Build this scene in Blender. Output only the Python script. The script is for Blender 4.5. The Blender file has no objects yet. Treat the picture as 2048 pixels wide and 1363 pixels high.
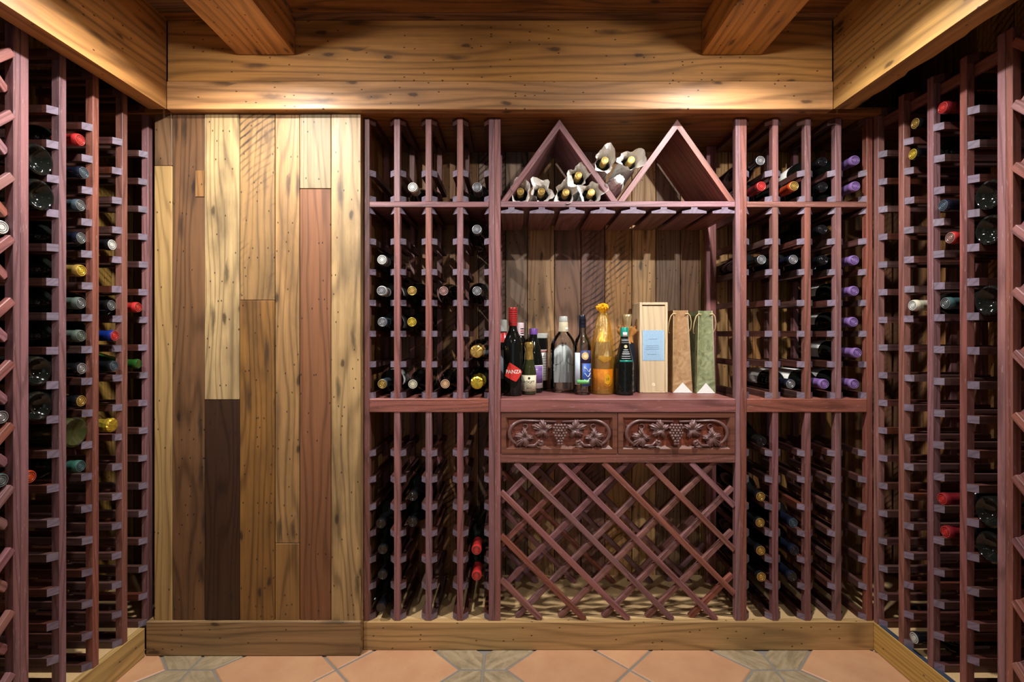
import bpy, bmesh, math, random
from mathutils import Vector, Matrix, Euler
random.seed(7)
SC = bpy.context.scene
COL = SC.collection
PI = math.pi
# ------------------------------------------------------------------ camera, world, exposure
ZC = 0.9984            # eye height
F = 960.0              # focal length in pixels of the 2048 px wide frame
D = 1.524              # distance to the front plane of the rack on the far wall
K = D / F
cam = bpy.data.cameras.new('camera')
cam.sensor_width = 36.0
cam.lens = 36.0 * F / 2048.0
cam.shift_x = -2.0 / 2048.0
cam.shift_y = -13.5 / 2048.0
cam.clip_start = 0.01
camo = bpy.data.objects.new('camera', cam)
COL.objects.link(camo)
camo.location = (0, 0, ZC)
camo.rotation_euler = (PI / 2, 0, 0)
SC.camera = camo
SC.view_settings.view_transform = 'Standard'
SC.view_settings.look = 'None'
SC.view_settings.gamma = 1.0
SC.view_settings.exposure = 0.0
SC.view_settings.use_curve_mapping = False
world = bpy.data.worlds.new('world')
SC.world = world
world.use_nodes = True
bgn = world.node_tree.nodes['Background']
bgn.inputs[0].default_value = (0.80, 0.88, 1.0, 1)
bgn.inputs[1].default_value = 0.4
LAMP_W = (15.5, 80.0, 2.5)   # watts of the recessed lamps, far pair, middle pair, added fill pair
LAMP_COL = (1.0, 0.965, 0.95)
LAMP_SPOTS = [(-0.735, 1.14), (0.63, 1.14), (-0.735, 0.27), (0.63, 0.27), (-0.735, -0.6), (0.63, -0.6)]

def X(px, Y=D): return (px - 1026.0) * Y / F
def Z(py, Y=D): return ZC + (668.0 - py) * Y / F

# ------------------------------------------------------------------ colour and materials
def srgb(r, g, b):
    f = lambda c: (c / 255.0 / 12.92) if c / 255.0 <= 0.04045 else ((c / 255.0 + 0.055) / 1.055) ** 2.4
    return (f(r), f(g), f(b), 1.0)

class NT:
    def __init__(s, name):
        s.m = bpy.data.materials.new(name); s.m.use_nodes = True
        s.t = s.m.node_tree; s.n = s.t.nodes; s.b = s.n['Principled BSDF']
    def node(s, typ, **kw):
        nd = s.n.new(typ)
        for k, v in kw.items(): setattr(nd, k, v)
        return nd
    def link(s, a, b): s.t.links.new(a, b)
    def put(s, sock, v):
        if hasattr(v, 'is_output') or isinstance(v, bpy.types.NodeSocket): s.link(v, sock)
        else: sock.default_value = v
    def math(s, op, a, b=0.0, clamp=False):
        nd = s.node('ShaderNodeMath', operation=op, use_clamp=clamp)
        s.put(nd.inputs[0], a); s.put(nd.inputs[1], b); return nd.outputs[0]
    def vmul(s, v, sc):
        nd = s.node('ShaderNodeVectorMath', operation='MULTIPLY'); s.put(nd.inputs[0], v); nd.inputs[1].default_value = sc
        return nd.outputs[0]
    def vadd(s, a, b):
        nd = s.node('ShaderNodeVectorMath', operation='ADD'); s.put(nd.inputs[0], a); s.put(nd.inputs[1], b); return nd.outputs[0]
    def noise(s, v, scale=1.0, detail=4.0, rough=0.55, dist=0.0):
        nd = s.node('ShaderNodeTexNoise'); s.put(nd.inputs['Vector'], v)
        nd.inputs['Scale'].default_value = scale; nd.inputs['Detail'].default_value = detail
        nd.inputs['Roughness'].default_value = rough; nd.inputs['Distortion'].default_value = dist
        return nd.outputs[0]
    def ramp(s, v, a, b, x0=0.0, x1=1.0):
        nd = s.node('ShaderNodeMapRange'); nd.clamp = True
        s.put(nd.inputs[0], v)
        nd.inputs[1].default_value = a; nd.inputs[2].default_value = b
        nd.inputs[3].default_value = x0; nd.inputs[4].default_value = x1
        return nd.outputs[0]
    def mix(s, f, a, b, blend='MIX'):
        nd = s.node('ShaderNodeMix', data_type='RGBA', blend_type=blend)
        s.put(nd.inputs[0], f); s.put(nd.inputs[6], a); s.put(nd.inputs[7], b); return nd.outputs[2]
    def bump(s, h, strength=0.3, dist=0.002):
        nd = s.node('ShaderNodeBump'); nd.inputs['Strength'].default_value = strength
        nd.inputs['Distance'].default_value = dist; s.link(h, nd.inputs['Height'])
        s.link(nd.outputs[0], s.b.inputs['Normal'])

def wood(name, col=None, contrast=0.5, knots=0.0, holes=0.0, saw=0.0, stain=0.3, rough=0.5, gloss=0.4, ring=1.0, vary=0.12, stain_col=(0.02, 0.012, 0.008, 1), col2=None, scuff=0.0):
    m = NT(name)
    tc = m.node('ShaderNodeTexCoord'); oi = m.node('ShaderNodeObjectInfo')
    off = m.node('ShaderNodeCombineXYZ')
    for i, k in enumerate((41.0, 23.0, 67.0)): m.link(m.math('MULTIPLY', oi.outputs['Random'], k), off.inputs[i])
    P = m.vadd(tc.outputs['Object'], off.outputs[0])
    warp = m.noise(m.vmul(P, (0.75, 5.5, 5.5)), 1.0, 2)
    g1 = m.noise(m.vmul(P, (2.2, 55, 55)), 1.0, 6, 0.65, 0.4)
    fib = m.noise(m.vmul(P, (9, 420, 420)), 1.0, 2, 0.6)
    sep = m.node('ShaderNodeSeparateXYZ'); m.link(P, sep.inputs[0])
    yz = m.math('ADD', sep.outputs[1], m.math('MULTIPLY', sep.outputs[2], 0.9))
    ph = m.math('ADD', m.math('MULTIPLY', yz, 330.0 * ring), m.math('MULTIPLY', warp, 90.0 * ring))
    rg = m.math('POWER', m.math('ADD', m.math('MULTIPLY', m.math('SINE', ph), 0.5), 0.5), 3.5)
    t = m.math('ADD', m.math('MULTIPLY', g1, 0.64), m.math('MULTIPLY', rg, 0.20))
    t = m.math('ADD', t, m.math('MULTIPLY', fib, 0.2))
    base = col if col is not None else oi.outputs['Color']
    if col2:
        rr = m.math('FRACT', m.math('MULTIPLY', oi.outputs['Random'], 7.7))
        base = m.mix(m.ramp(m.math('ADD', rr, m.noise(m.vmul(P, (3, 14, 14)), 1.0, 3)), 0.55, 1.35), col, col2)
    dark = m.mix(1.0, base, (1 - contrast, (1 - contrast) * 0.94, (1 - contrast) * 0.86, 1), 'MULTIPLY')
    lite = m.mix(1.0, base, (1.18, 1.14, 1.06, 1), 'MULTIPLY')
    c = m.mix(m.ramp(t, 0.28, 0.66), lite, dark)
    if vary:
        hsv = m.node('ShaderNodeHueSaturation')
        m.link(m.ramp(oi.outputs['Random'], 0, 1, 1 - vary, 1 + vary), hsv.inputs['Value'])
        r2 = m.math('FRACT', m.math('MULTIPLY', oi.outputs['Random'], 17.3))
        m.link(m.ramp(r2, 0, 1, 1 - vary, 1 + vary), hsv.inputs['Saturation'])
        m.link(c, hsv.inputs['Color']); c = hsv.outputs[0]
    hgt = m.math('ADD', m.math('MULTIPLY', g1, 0.6), m.math('MULTIPLY', fib, 0.4))
    if stain:
        s1 = m.noise(m.vmul(P, (2.6, 8, 8)), 1.0, 5, 0.6)
        c = m.mix(m.math('MULTIPLY', m.ramp(s1, 0.49, 0.72), stain), c, stain_col)
    if scuff:
        sk = m.noise(m.vmul(P, (30, 260, 260)), 1.0, 3, .7)
        c = m.mix(m.math('MULTIPLY', m.ramp(sk, .60, .72), scuff), c, srgb(190, 160, 168))
    if saw:
        so = m.node('ShaderNodeSeparateXYZ'); m.link(tc.outputs['Object'], so.inputs[0])
        w_ = m.math('ADD', m.math('ADD', so.outputs[1], so.outputs[2]), 0.42)
        x_ = m.math('ADD', so.outputs[0], m.math('MULTIPLY', oi.outputs['Random'], 0.4))
        x_ = m.math('SUBTRACT', m.math('FRACT', m.math('MULTIPLY', x_, 1.1)), 0.5)
        rad = m.math('SQRT', m.math('ADD', m.math('MULTIPLY', x_, x_), m.math('MULTIPLY', m.math('MULTIPLY', w_, w_), 0.6)))
        bn = m.math('SINE', m.math('ADD', m.math('MULTIPLY', x_, 250.0), m.math('ADD', m.math('MULTIPLY', m.math('MULTIPLY', w_, w_), 260.0), m.math('MULTIPLY', m.noise(m.vmul(P, (9, 9, 9)), 1.0, 3), 9.0))))
        mk = m.ramp(m.noise(m.vmul(P, (5, 9, 9)), 1.0, 4), 0.44, 0.64)
        c = m.mix(m.math('MULTIPLY', m.math('MULTIPLY', m.ramp(bn, 0.1, 1.0), mk), saw), c, stain_col)
    if knots:
        xy = m.node('ShaderNodeCombineXYZ'); m.link(sep.outputs[0], xy.inputs[0]); m.link(m.math('ADD', sep.outputs[1], sep.outputs[2]), xy.inputs[1])
        vo = m.node('ShaderNodeTexVoronoi', voronoi_dimensions='2D'); vo.inputs['Scale'].default_value = 1.0
        wp = m.node('ShaderNodeTexNoise'); wp.inputs['Scale'].default_value = 22.0; m.link(P, wp.inputs['Vector'])
        vs = m.vadd(m.vmul(xy.outputs[0], (4.2, 11.0, 1)), m.vmul(wp.outputs[1], (0.16, 0.16, 0.16)))
        m.link(vs, vo.inputs['Vector'])
        ks = m.node('ShaderNodeSeparateColor'); m.link(vo.outputs['Color'], ks.inputs[0])
        on = m.math('GREATER_THAN', ks.outputs[0], 0.5)
        halo = m.math('MULTIPLY', m.ramp(vo.outputs['Distance'], 0.26, 0.03), on)
        core = m.math('MULTIPLY', m.ramp(vo.outputs['Distance'], 0.085, 0.04), on)
        c = m.mix(m.math('MULTIPLY', halo, 0.45 * knots), c, stain_col)
        c = m.mix(m.math('MULTIPLY', core, 0.95 * knots), c, (0.012, 0.008, 0.006, 1))
        st = m.node('ShaderNodeTexVoronoi', voronoi_dimensions='2D'); st.inputs['Scale'].default_value = 1.0
        m.link(m.vadd(m.vmul(xy.outputs[0], (6.5, 34.0, 1)), m.vmul(wp.outputs[1], (0.2, 0.5, 0))), st.inputs['Vector'])
        s2 = m.node('ShaderNodeSeparateColor'); m.link(st.outputs['Color'], s2.inputs[0])
        sm = m.math('MULTIPLY', m.ramp(st.outputs['Distance'], 0.38, 0.10), m.math('GREATER_THAN', s2.outputs[0], 0.91))
        c = m.mix(m.math('MULTIPLY', sm, 0.9 * knots), c, (0.018, 0.012, 0.010, 1))
    if holes:
        xh = m.node('ShaderNodeCombineXYZ'); m.link(sep.outputs[0], xh.inputs[0]); m.link(m.math('ADD', sep.outputs[1], sep.outputs[2]), xh.inputs[1])
        vh = m.node('ShaderNodeTexVoronoi', voronoi_dimensions='2D'); vh.inputs['Scale'].default_value = 1.0
        m.link(m.vmul(xh.outputs[0], (34, 60, 1)), vh.inputs['Vector'])
        sc = m.node('ShaderNodeSeparateColor'); m.link(vh.outputs['Color'], sc.inputs[0])
        hm = m.math('MULTIPLY', m.math('LESS_THAN', vh.outputs['Distance'], 0.11), m.math('GREATER_THAN', sc.outputs[0], 1 - 0.22 * holes))
        c = m.mix(m.math('MULTIPLY', hm, 0.85), c, (0.015, 0.009, 0.006, 1))
    m.link(c, m.b.inputs['Base Color'])
    m.link(m.ramp(g1, 0.3, 0.7, rough - 0.06, rough + 0.1), m.b.inputs['Roughness'])
    m.b.inputs['Specular IOR Level'].default_value = gloss
    m.bump(hgt, 0.35, 0.0012)
    return m.m

def plain(name, col, rough=0.5, metal=0.0, spec=0.5, coat=0.0, bump=0.0, bscale=200.0, trans=0.0, ior=1.45, vary=0.0):
    m = NT(name)
    m.b.inputs['Base Color'].default_value = col
    tc = m.node('ShaderNodeTexCoord')
    n = m.noise(tc.outputs['Object'], bscale, 4)
    if trans == 0.0:
        m.link(m.mix(m.ramp(n, 0.3, 0.7), tuple(c * (0.88 - vary) for c in col[:3]) + (1,), tuple(min(1, c * (1.06 + vary)) for c in col[:3]) + (1,)), m.b.inputs['Base Color'])
    m.b.inputs['Roughness'].default_value = rough
    m.b.inputs['Metallic'].default_value = metal
    m.b.inputs['Specular IOR Level'].default_value = spec
    m.b.inputs['Coat Weight'].default_value = coat
    m.b.inputs['Transmission Weight'].default_value = trans
    m.b.inputs['IOR'].default_value = ior
    if bump: m.bump(n, bump, 0.002)
    return m.m

M = {}
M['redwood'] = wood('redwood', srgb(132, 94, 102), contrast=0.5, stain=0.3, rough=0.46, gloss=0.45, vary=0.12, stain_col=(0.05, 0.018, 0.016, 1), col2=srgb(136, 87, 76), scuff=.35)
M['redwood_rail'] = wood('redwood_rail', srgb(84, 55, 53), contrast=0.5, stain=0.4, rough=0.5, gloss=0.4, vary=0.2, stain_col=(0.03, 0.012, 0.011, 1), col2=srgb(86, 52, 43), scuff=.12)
M['redwood_end'] = wood('redwood_end_grain', srgb(116, 105, 122), contrast=0.3, stain=0.12, rough=0.55, gloss=0.35, vary=0.12)
M['drawerwood'] = wood('drawer_wood', srgb(112, 70, 56), contrast=0.4, stain=0.15, rough=0.38, gloss=0.5, vary=0.05)
M['carved'] = plain('carved_wood', srgb(104, 74, 70), 0.32, spec=0.6, coat=0.25, bump=0.15, bscale=160)
M['plank'] = wood('reclaimed_plank', None, contrast=0.5, knots=0.75, holes=0.6, stain=0.6, rough=0.46, gloss=0.4, vary=0.04)
M['plank_saw'] = wood('saw_marked_plank', None, contrast=0.4, knots=0.45, holes=0.6, saw=0.95, stain=0.45, rough=0.5, gloss=0.35, vary=0.04)
M['plank_plain'] = wood('smooth_plank', None, contrast=0.4, holes=0.5, stain=0.15, rough=0.52, gloss=0.28, vary=0.04)
M['beam'] = wood('beam_wood', None, contrast=0.5, knots=0.7, holes=0.5, stain=0.25, rough=0.45, gloss=0.38, ring=0.55, vary=0.04)
M['ceiling'] = wood('ceiling_wood', srgb(150, 104, 62), contrast=0.6, knots=0.8, stain=0.6, rough=0.55, vary=0.2)
M['platform'] = plain('plywood', srgb(206, 172, 122), 0.6, bump=0.05)
M['plaster'] = plain('plaster', srgb(150, 128, 104), 0.9, bump=0.2, bscale=60)
def mk_terracotta():
    m = NT('terracotta_tile')
    tc = m.node('ShaderNodeTexCoord'); oi = m.node('ShaderNodeObjectInfo')
    P = m.vadd(tc.outputs['Object'], m.vmul(oi.outputs['Location'], (9, 9, 9)))
    n = m.noise(P, 9, 6, 0.6); n2 = m.noise(P, 160, 3)
    c = m.mix(m.ramp(n, 0.3, 0.7), srgb(180, 132, 96), srgb(194, 150, 110))
    c = m.mix(m.math('MULTIPLY', m.ramp(n2, 0.62, 0.75), 0.25), c, srgb(150, 96, 70))
    hsv = m.node('ShaderNodeHueSaturation'); m.link(c, hsv.inputs['Color'])
    m.link(m.ramp(oi.outputs['Random'], 0, 1, 0.93, 1.06), hsv.inputs['Value'])
    m.link(hsv.outputs[0], m.b.inputs['Base Color']); m.b.inputs['Roughness'].default_value = 0.5
    m.bump(n2, 0.15, 0.001); return m.m
M['terracotta'] = mk_terracotta()
def mk_stone():
    m = NT('grey_stone_tile')
    tc = m.node('ShaderNodeTexCoord'); oi = m.node('ShaderNodeObjectInfo')
    P = m.vadd(tc.outputs['Object'], m.vmul(oi.outputs['Location'], (9, 9, 9)))
    n = m.noise(m.vmul(P, (12, 40, 12)), 1.0, 7, 0.62, 1.0); n2 = m.noise(P, 90, 4)
    c = m.mix(m.ramp(n, 0.3, 0.7), srgb(126, 110, 82), srgb(172, 152, 118))
    c = m.mix(m.math('MULTIPLY', m.ramp(n2, 0.55, 0.75), 0.4), c, srgb(96, 84, 66))
    m.link(c, m.b.inputs['Base Color']); m.b.inputs['Roughness'].default_value = 0.6
    m.bump(n, 0.5, 0.002); return m.m
M['stone'] = mk_stone()
M['grout'] = plain('grout', srgb(128, 122, 112), 0.9, bump=0.2)
M['glass_dark'] = plain('dark_bottle_glass', (0.005, 0.006, 0.005, 1), 0.07, spec=0.45)
M['glass_olive'] = plain('olive_bottle_glass', (0.030, 0.034, 0.010, 1), 0.06, spec=0.6, coat=0.3)
M['glass_green'] = plain('green_bottle_glass', (0.012, 0.055, 0.008, 1), 0.05, spec=0.6, coat=0.3)
M['glass_amber'] = plain('amber_bottle_glass', (0.13, 0.048, 0.006, 1), 0.08, spec=0.6, coat=0.3)
M['glass_clear'] = plain('clear_glass', (0.97, 0.99, 0.98, 1), 0.0, spec=0.5, trans=1.0, ior=1.46)
def thin_glass():
    m = NT('clear_glass_wall'); m.n.remove(m.b)
    out = [n for n in m.n if n.bl_idname == 'ShaderNodeOutputMaterial'][0]
    tr = m.node('ShaderNodeBsdfTransparent'); tr.inputs[0].default_value = (.95, .97, .96, 1)
    gl = m.node('ShaderNodeBsdfGlossy'); gl.inputs[1].default_value = .03
    fr = m.node('ShaderNodeFresnel'); fr.inputs[0].default_value = 1.5
    tc = m.node('ShaderNodeTexCoord'); bp = m.node('ShaderNodeBump'); bp.inputs['Strength'].default_value = .35; bp.inputs['Distance'].default_value = .003
    m.link(m.noise(tc.outputs['Object'], 55, 3), bp.inputs['Height']); m.link(bp.outputs[0], gl.inputs['Normal'])
    mx = m.node('ShaderNodeMixShader'); m.link(fr.outputs[0], mx.inputs[0]); m.link(tr.outputs[0], mx.inputs[1]); m.link(gl.outputs[0], mx.inputs[2])
    m.link(mx.outputs[0], out.inputs[0]); return m.m
M['glass_clear'] = thin_glass()
M['paper_white'] = plain('white_paper', srgb(226, 224, 216), 0.7, spec=0.3, bump=0.1)
M['tissue'] = plain('tissue_paper', srgb(240, 237, 230), 0.6, spec=0.35, bump=0.25, bscale=70)
M['label_cream'] = plain('cream_label', srgb(222, 212, 178), 0.6)
M['label_red'] = plain('red_label', srgb(206, 52, 44), 0.45)
M['ink'] = plain('black_ink', (0.012, 0.012, 0.014, 1), 0.6)
M['ink_white'] = plain('white_ink', srgb(240, 236, 226), 0.5)
M['black_ring'] = plain('dark_metal', srgb(30, 28, 27), 0.4, metal=0.6)
def tone(nm, rgb, rough=0.35, metal=0.0, coat=0.2, bump=0.0):
    k = 'tone_' + nm
    if k not in M: M[k] = plain(nm.replace(' ', '_') + '_finish', srgb(*rgb), rough, metal=metal, coat=coat, bump=bump, bscale=300)
    return M[k]
TONES = {
    'white': ((188, 190, 182), .35, 0, .3), 'cream': ((190, 184, 158), .4, 0, .2), 'silver': ((150, 150, 152), .3, .6, .1),
    'grey': ((98, 104, 104), .35, .3, .2), 'slate': ((66, 82, 92), .35, .3, .2), 'gold': ((196, 160, 84), .3, .65, .1),
    'yellow gold': ((206, 176, 60), .3, .5, .2), 'pink bronze': ((158, 122, 112), .35, .5, .1), 'tan': ((188, 150, 112), .6, 0, 0),
    'black': ((16, 17, 20), .22, 0, .5), 'navy': ((20, 24, 38), .25, .1, .5), 'blue': ((18, 40, 110), .3, .1, .4),
    'red': ((178, 46, 44), .3, .1, .4), 'wine red': ((120, 30, 36), .3, .2, .4), 'orange': ((176, 66, 32), .35, .1, .3),
    'purple': ((128, 98, 156), .4, .05, .2), 'grey green': ((76, 88, 78), .4, .1, .2), 'teal': ((48, 88, 76), .35, .15, .3),
    'dark teal': ((58, 84, 84), .35, .1, .3), 'bright teal': ((20, 140, 120), .35, .2, .3), 'violet': ((110, 70, 150), .35, 0, .3),
}
def T(nm):
    a = TONES[nm]; return tone(nm, a[0], a[1], a[2], a[3])

# ------------------------------------------------------------------ mesh and object helpers
def mesh(name, vs, fs, mats=(), smooth=False, idx=None):
    me = bpy.data.meshes.new(name); me.from_pydata([tuple(v) for v in vs], [], fs)
    for m in mats: me.materials.append(m)
    if smooth: me.polygons.foreach_set('use_smooth', [True] * len(me.polygons))
    if idx:
        for i, k in idx.items(): me.polygons[i].material_index = k
    me.update(); return me

def obj(name, me, parent=None, loc=(0, 0, 0), rot=(0, 0, 0), color=None):
    o = bpy.data.objects.new(name, me); COL.objects.link(o)
    o.location = loc; o.rotation_euler = rot
    if parent is not None: o.parent = parent
    if color is not None: o.color = color
    return o

def tag(o, label=None, cat=None, group=None, kind=None):
    if label: o['label'] = label
    if cat: o['category'] = cat
    if group: o['group'] = group
    if kind: o['kind'] = kind
    return o

def thing(name, label, cat, loc=(0, 0, 0), rot=(0, 0, 0), group=None, kind=None):
    o = obj(name, None, None, loc, rot); o.empty_display_size = 0.05
    return tag(o, label, cat, group, kind)

def cbox(dx, dy, dz, b):
    """chamfered box centred at the origin"""
    hx, hy, hz = dx / 2, dy / 2, dz / 2
    b = min(b, hx * .45, hy * .45, hz * .45)
    vs = []; ids = {}
    for sx in (-1, 1):
        for sy in (-1, 1):
            for sz in (-1, 1):
                for ax in range(3):
                    v = [sx * (hx - b), sy * (hy - b), sz * (hz - b)]
                    v[ax] = (sx * hx, sy * hy, sz * hz)[ax]
                    ids[(sx, sy, sz, ax)] = len(vs); vs.append(v)
    fs = []
    for ax in range(3):
        o1, o2 = (ax + 1) % 3, (ax + 2) % 3
        for s in (-1, 1):
            q = []
            for a, c in ((-1, -1), (1, -1), (1, 1), (-1, 1)):
                k = [0, 0, 0]; k[ax] = s; k[o1] = a; k[o2] = c; q.append(ids[(*k, ax)])
            fs.append(q if s > 0 else q[::-1])
            # edge chamfers between +-ax and o1
        for s in (-1, 1):
            for u in (-1, 1):
                k0 = [0, 0, 0]; k0[ax] = s; k0[o1] = u; k0[o2] = -1
                k1 = list(k0); k1[o2] = 1
                q = [ids[(*k0, ax)], ids[(*k0, o1)], ids[(*k1, o1)], ids[(*k1, ax)]]
                fs.append(q if s * u > 0 else q[::-1])
    for sx in (-1, 1):
        for sy in (-1, 1):
            for sz in (-1, 1):
                q = [ids[(sx, sy, sz, 0)], ids[(sx, sy, sz, 1)], ids[(sx, sy, sz, 2)]]
                fs.append(q if sx * sy * sz > 0 else q[::-1])
    return vs, fs

_bc = {}
def board(name, a, b, mat, parent=None, bev=0.0012, color=None, jit=0.0):
    """box between corners a and b; its grain runs along its longest side"""
    d = [abs(b[i] - a[i]) for i in range(3)]; c = [(a[i] + b[i]) / 2 for i in range(3)]
    ax = d.index(max(d))
    if ax == 0: dims, rot = (d[0], d[1], d[2]), (0, 0, 0)
    elif ax == 1: dims, rot = (d[1], d[0], d[2]), (0, 0, PI / 2)
    else: dims, rot = (d[2], d[1], d[0]), (0, -PI / 2, 0)
    key = (round(dims[0], 4), round(dims[1], 4), round(dims[2], 4), mat.name, bev)
    if key not in _bc: _bc[key] = mesh(name, *cbox(*dims, bev), (mat,))
    if jit: c = [v + random.uniform(-jit, jit) for v in c]
    return obj(name, _bc[key], parent, c, rot, color)

def strip(name, p, q, w, t, normal, mat, parent=None, bev=0.0015):
    """bar from p to q, w wide in its plane, t thick along the plane normal"""
    p, q, n = Vector(p), Vector(q), Vector(normal)
    x = (q - p); L = x.length; x.normalize(); y = n.cross(x); y.normalize()
    key = ('s', round(L, 4), w, t, mat.name)
    if key not in _bc: _bc[key] = mesh(name, *cbox(L, w, t, bev), (mat,))
    R = Matrix((x, y, n)).transposed().to_euler()
    return obj(name, _bc[key], parent, (p + q) / 2, R)

def lathe(name, prof, mats, seg=28, smooth=True, jig=None, idx=None):
    vs, fs = [], []
    for r, z in prof:
        for i in range(seg):
            a = 2 * PI * i / seg
            rr, zz = (r, z) if jig is None else jig(r, z, a)
            vs.append((rr * math.cos(a), rr * math.sin(a), zz))
    n = len(prof)
    for j in range(n - 1):
        for i in range(seg):
            k = (i + 1) % seg
            fs.append((j * seg + i, j * seg + k, (j + 1) * seg + k, (j + 1) * seg + i))
    if prof[0][0] > 1e-5: fs.append(tuple(range(seg))[::-1])
    if prof[-1][0] > 1e-5: fs.append(tuple((n - 1) * seg + i for i in range(seg)))
    me = mesh(name, vs, fs, mats, smooth, {j * seg + i: k for j, k in (idx or {}).items() for i in range(seg)})
    bm = bmesh.new(); bm.from_mesh(me); bmesh.ops.remove_doubles(bm, verts=bm.verts, dist=1e-6)
    bmesh.ops.recalc_face_normals(bm, faces=bm.faces)
    for e in bm.edges:
        if len(e.link_faces) == 2 and e.calc_face_angle(0) > 0.7: e.smooth = False
    bm.to_mesh(me); bm.free(); return me

def tube(name, pts, rad, mat, seg=8, smooth=True, cap=True):
    pts = [Vector(p) for p in pts]; n = len(pts); vs, fs = [], []
    rads = rad if isinstance(rad, (list, tuple)) else [rad] * n
    up = None
    for i, p in enumerate(pts):
        t = (pts[min(i + 1, n - 1)] - pts[max(i - 1, 0)]).normalized()
        if up is None:
            up = Vector((0, 0, 1)) if abs(t.z) < 0.9 else Vector((1, 0, 0))
        u = (up - t * up.dot(t)).normalized(); v = t.cross(u); up = u
        for k in range(seg):
            a = 2 * PI * k / seg; vs.append(p + (u * math.cos(a) + v * math.sin(a)) * rads[i])
    for i in range(n - 1):
        for k in range(seg):
            l = (k + 1) % seg
            fs.append((i * seg + k, i * seg + l, (i + 1) * seg + l, (i + 1) * seg + k))
    if cap: fs.append(tuple(range(seg))[::-1]); fs.append(tuple((n - 1) * seg + k for k in range(seg)))
    return mesh(name, vs, fs, (mat,), smooth)

def text_mesh(txt, size, mat, R=None, shear=0.0):
    cu = bpy.data.curves.new('lettering', 'FONT'); cu.body = txt; cu.size = size
    cu.align_x = 'CENTER'; cu.align_y = 'CENTER'; cu.resolution_u = 3; cu.shear = shear; cu.offset = size * 0.01
    o = bpy.data.objects.new('lettering', cu); COL.objects.link(o)
    bpy.context.view_layer.update()
    me = bpy.data.meshes.new_from_object(o.evaluated_get(bpy.context.evaluated_depsgraph_get()))
    bpy.data.objects.remove(o); bpy.data.curves.remove(cu)
    for v in me.vertices:
        x, y = v.co.x, v.co.y
        if R: v.co = (R * math.sin(x / R), -R * math.cos(x / R), y)
        else: v.co = (x, 0.0, y)
    me.materials.clear(); me.materials.append(mat); return me

def patch(name, R, a0, a1, z0, z1, mat, seg=14, th=0.0004):
    """label bent round a bottle, a=0 faces -Y"""
    vs, fs = [], []
    for i in range(seg + 1):
        a = a0 + (a1 - a0) * i / seg
        for r in (R, R + th):
            for z in (z0, z1): vs.append((r * math.sin(a), -r * math.cos(a), z))
    for i in range(seg):
        p, q = i * 4, (i + 1) * 4
        fs += [(p + 2, q + 2, q + 3, p + 3), (p, p + 1, q + 1, q), (p + 1, p + 3, q + 3, q + 1), (p, q, q + 2, p + 2)]
    fs += [(0, 2, 3, 1), (seg * 4, seg * 4 + 1, seg * 4 + 3, seg * 4 + 2)]
    return mesh(name, vs, fs, (mat,), True)

# ------------------------------------------------------------------ setting
WALL_Y, WALL_X = 1.815, 1.435
FRONT_Y = -1.7
H_SOFFIT, H_MID, H_JOIST, H_CEIL = ZC + 0.688, ZC + 0.775, ZC + 0.8548, ZC + 0.963
HEAD_Y = 1.468
PL_TOP = ZC - 0.9096

def structure(name, label, cat):
    return thing(name, label, cat, kind='structure')

# floor: square terracotta tiles on the diagonal, bands of grey stone between the groups of four
fl = obj('floor', mesh('floor', *cbox(2 * WALL_X, WALL_Y - FRONT_Y, 0.05, 0.001), (M['grout'],)), None, (0, (WALL_Y + FRONT_Y) / 2, -0.0285))
tag(fl, 'terracotta and grey stone tiled cellar floor', 'floor', kind='structure')
PP, BW = 0.618, 0.098
TS = (PP - BW) / 2
def poly_tile(name, pts, mat):
    g = 0.0032; n = len(pts)
    cx = sum(p[0] for p in pts) / n; cy = sum(p[1] for p in pts) / n
    def inset(d):
        out = []
        for i in range(n):
            p0, p1, p2 = Vector(pts[i - 1]), Vector(pts[i]), Vector(pts[(i + 1) % n])
            e1 = (p1 - p0).normalized(); e2 = (p2 - p1).normalized()
            n1 = Vector((-e1.y, e1.x)); n2 = Vector((-e2.y, e2.x))
            b = (n1 + n2); b = b / max(1e-6, b.length); out.append(p1 + b * (d / max(0.3, b.dot(n1))))
        return out
    o1, o2 = inset(g), inset(g + 0.003)
    vs = [(p.x, p.y, -0.012) for p in o1] + [(p.x, p.y, -0.0025) for p in o1] + [(p.x, p.y, 0.0) for p in o2]
    fs = [tuple(2 * n + i for i in range(n))]
    for j in (0, 1):
        for i in range(n): fs.append((j * n + i, j * n + (i + 1) % n, (j + 1) * n + (i + 1) % n, (j + 1) * n + i))
    return mesh(name, vs, fs, (mat,))
q = TS / 2
sq = poly_tile('tile', [(-q, -q), (q, -q), (q, q), (-q, q)], M['terracotta'])
hb = BW / 2
arm = poly_tile('stone_tile', [(0, 0), (hb, -hb), (PP / 2, -hb), (PP / 2, hb), (hb, hb)], M['stone'])
S0 = (-0.0895, 1.4316)
c45 = math.cos(PI / 4)
flz = 0.0285
def uv(u, v): return (S0[0] + (u - v) * c45, S0[1] + (u + v) * c45)
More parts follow.
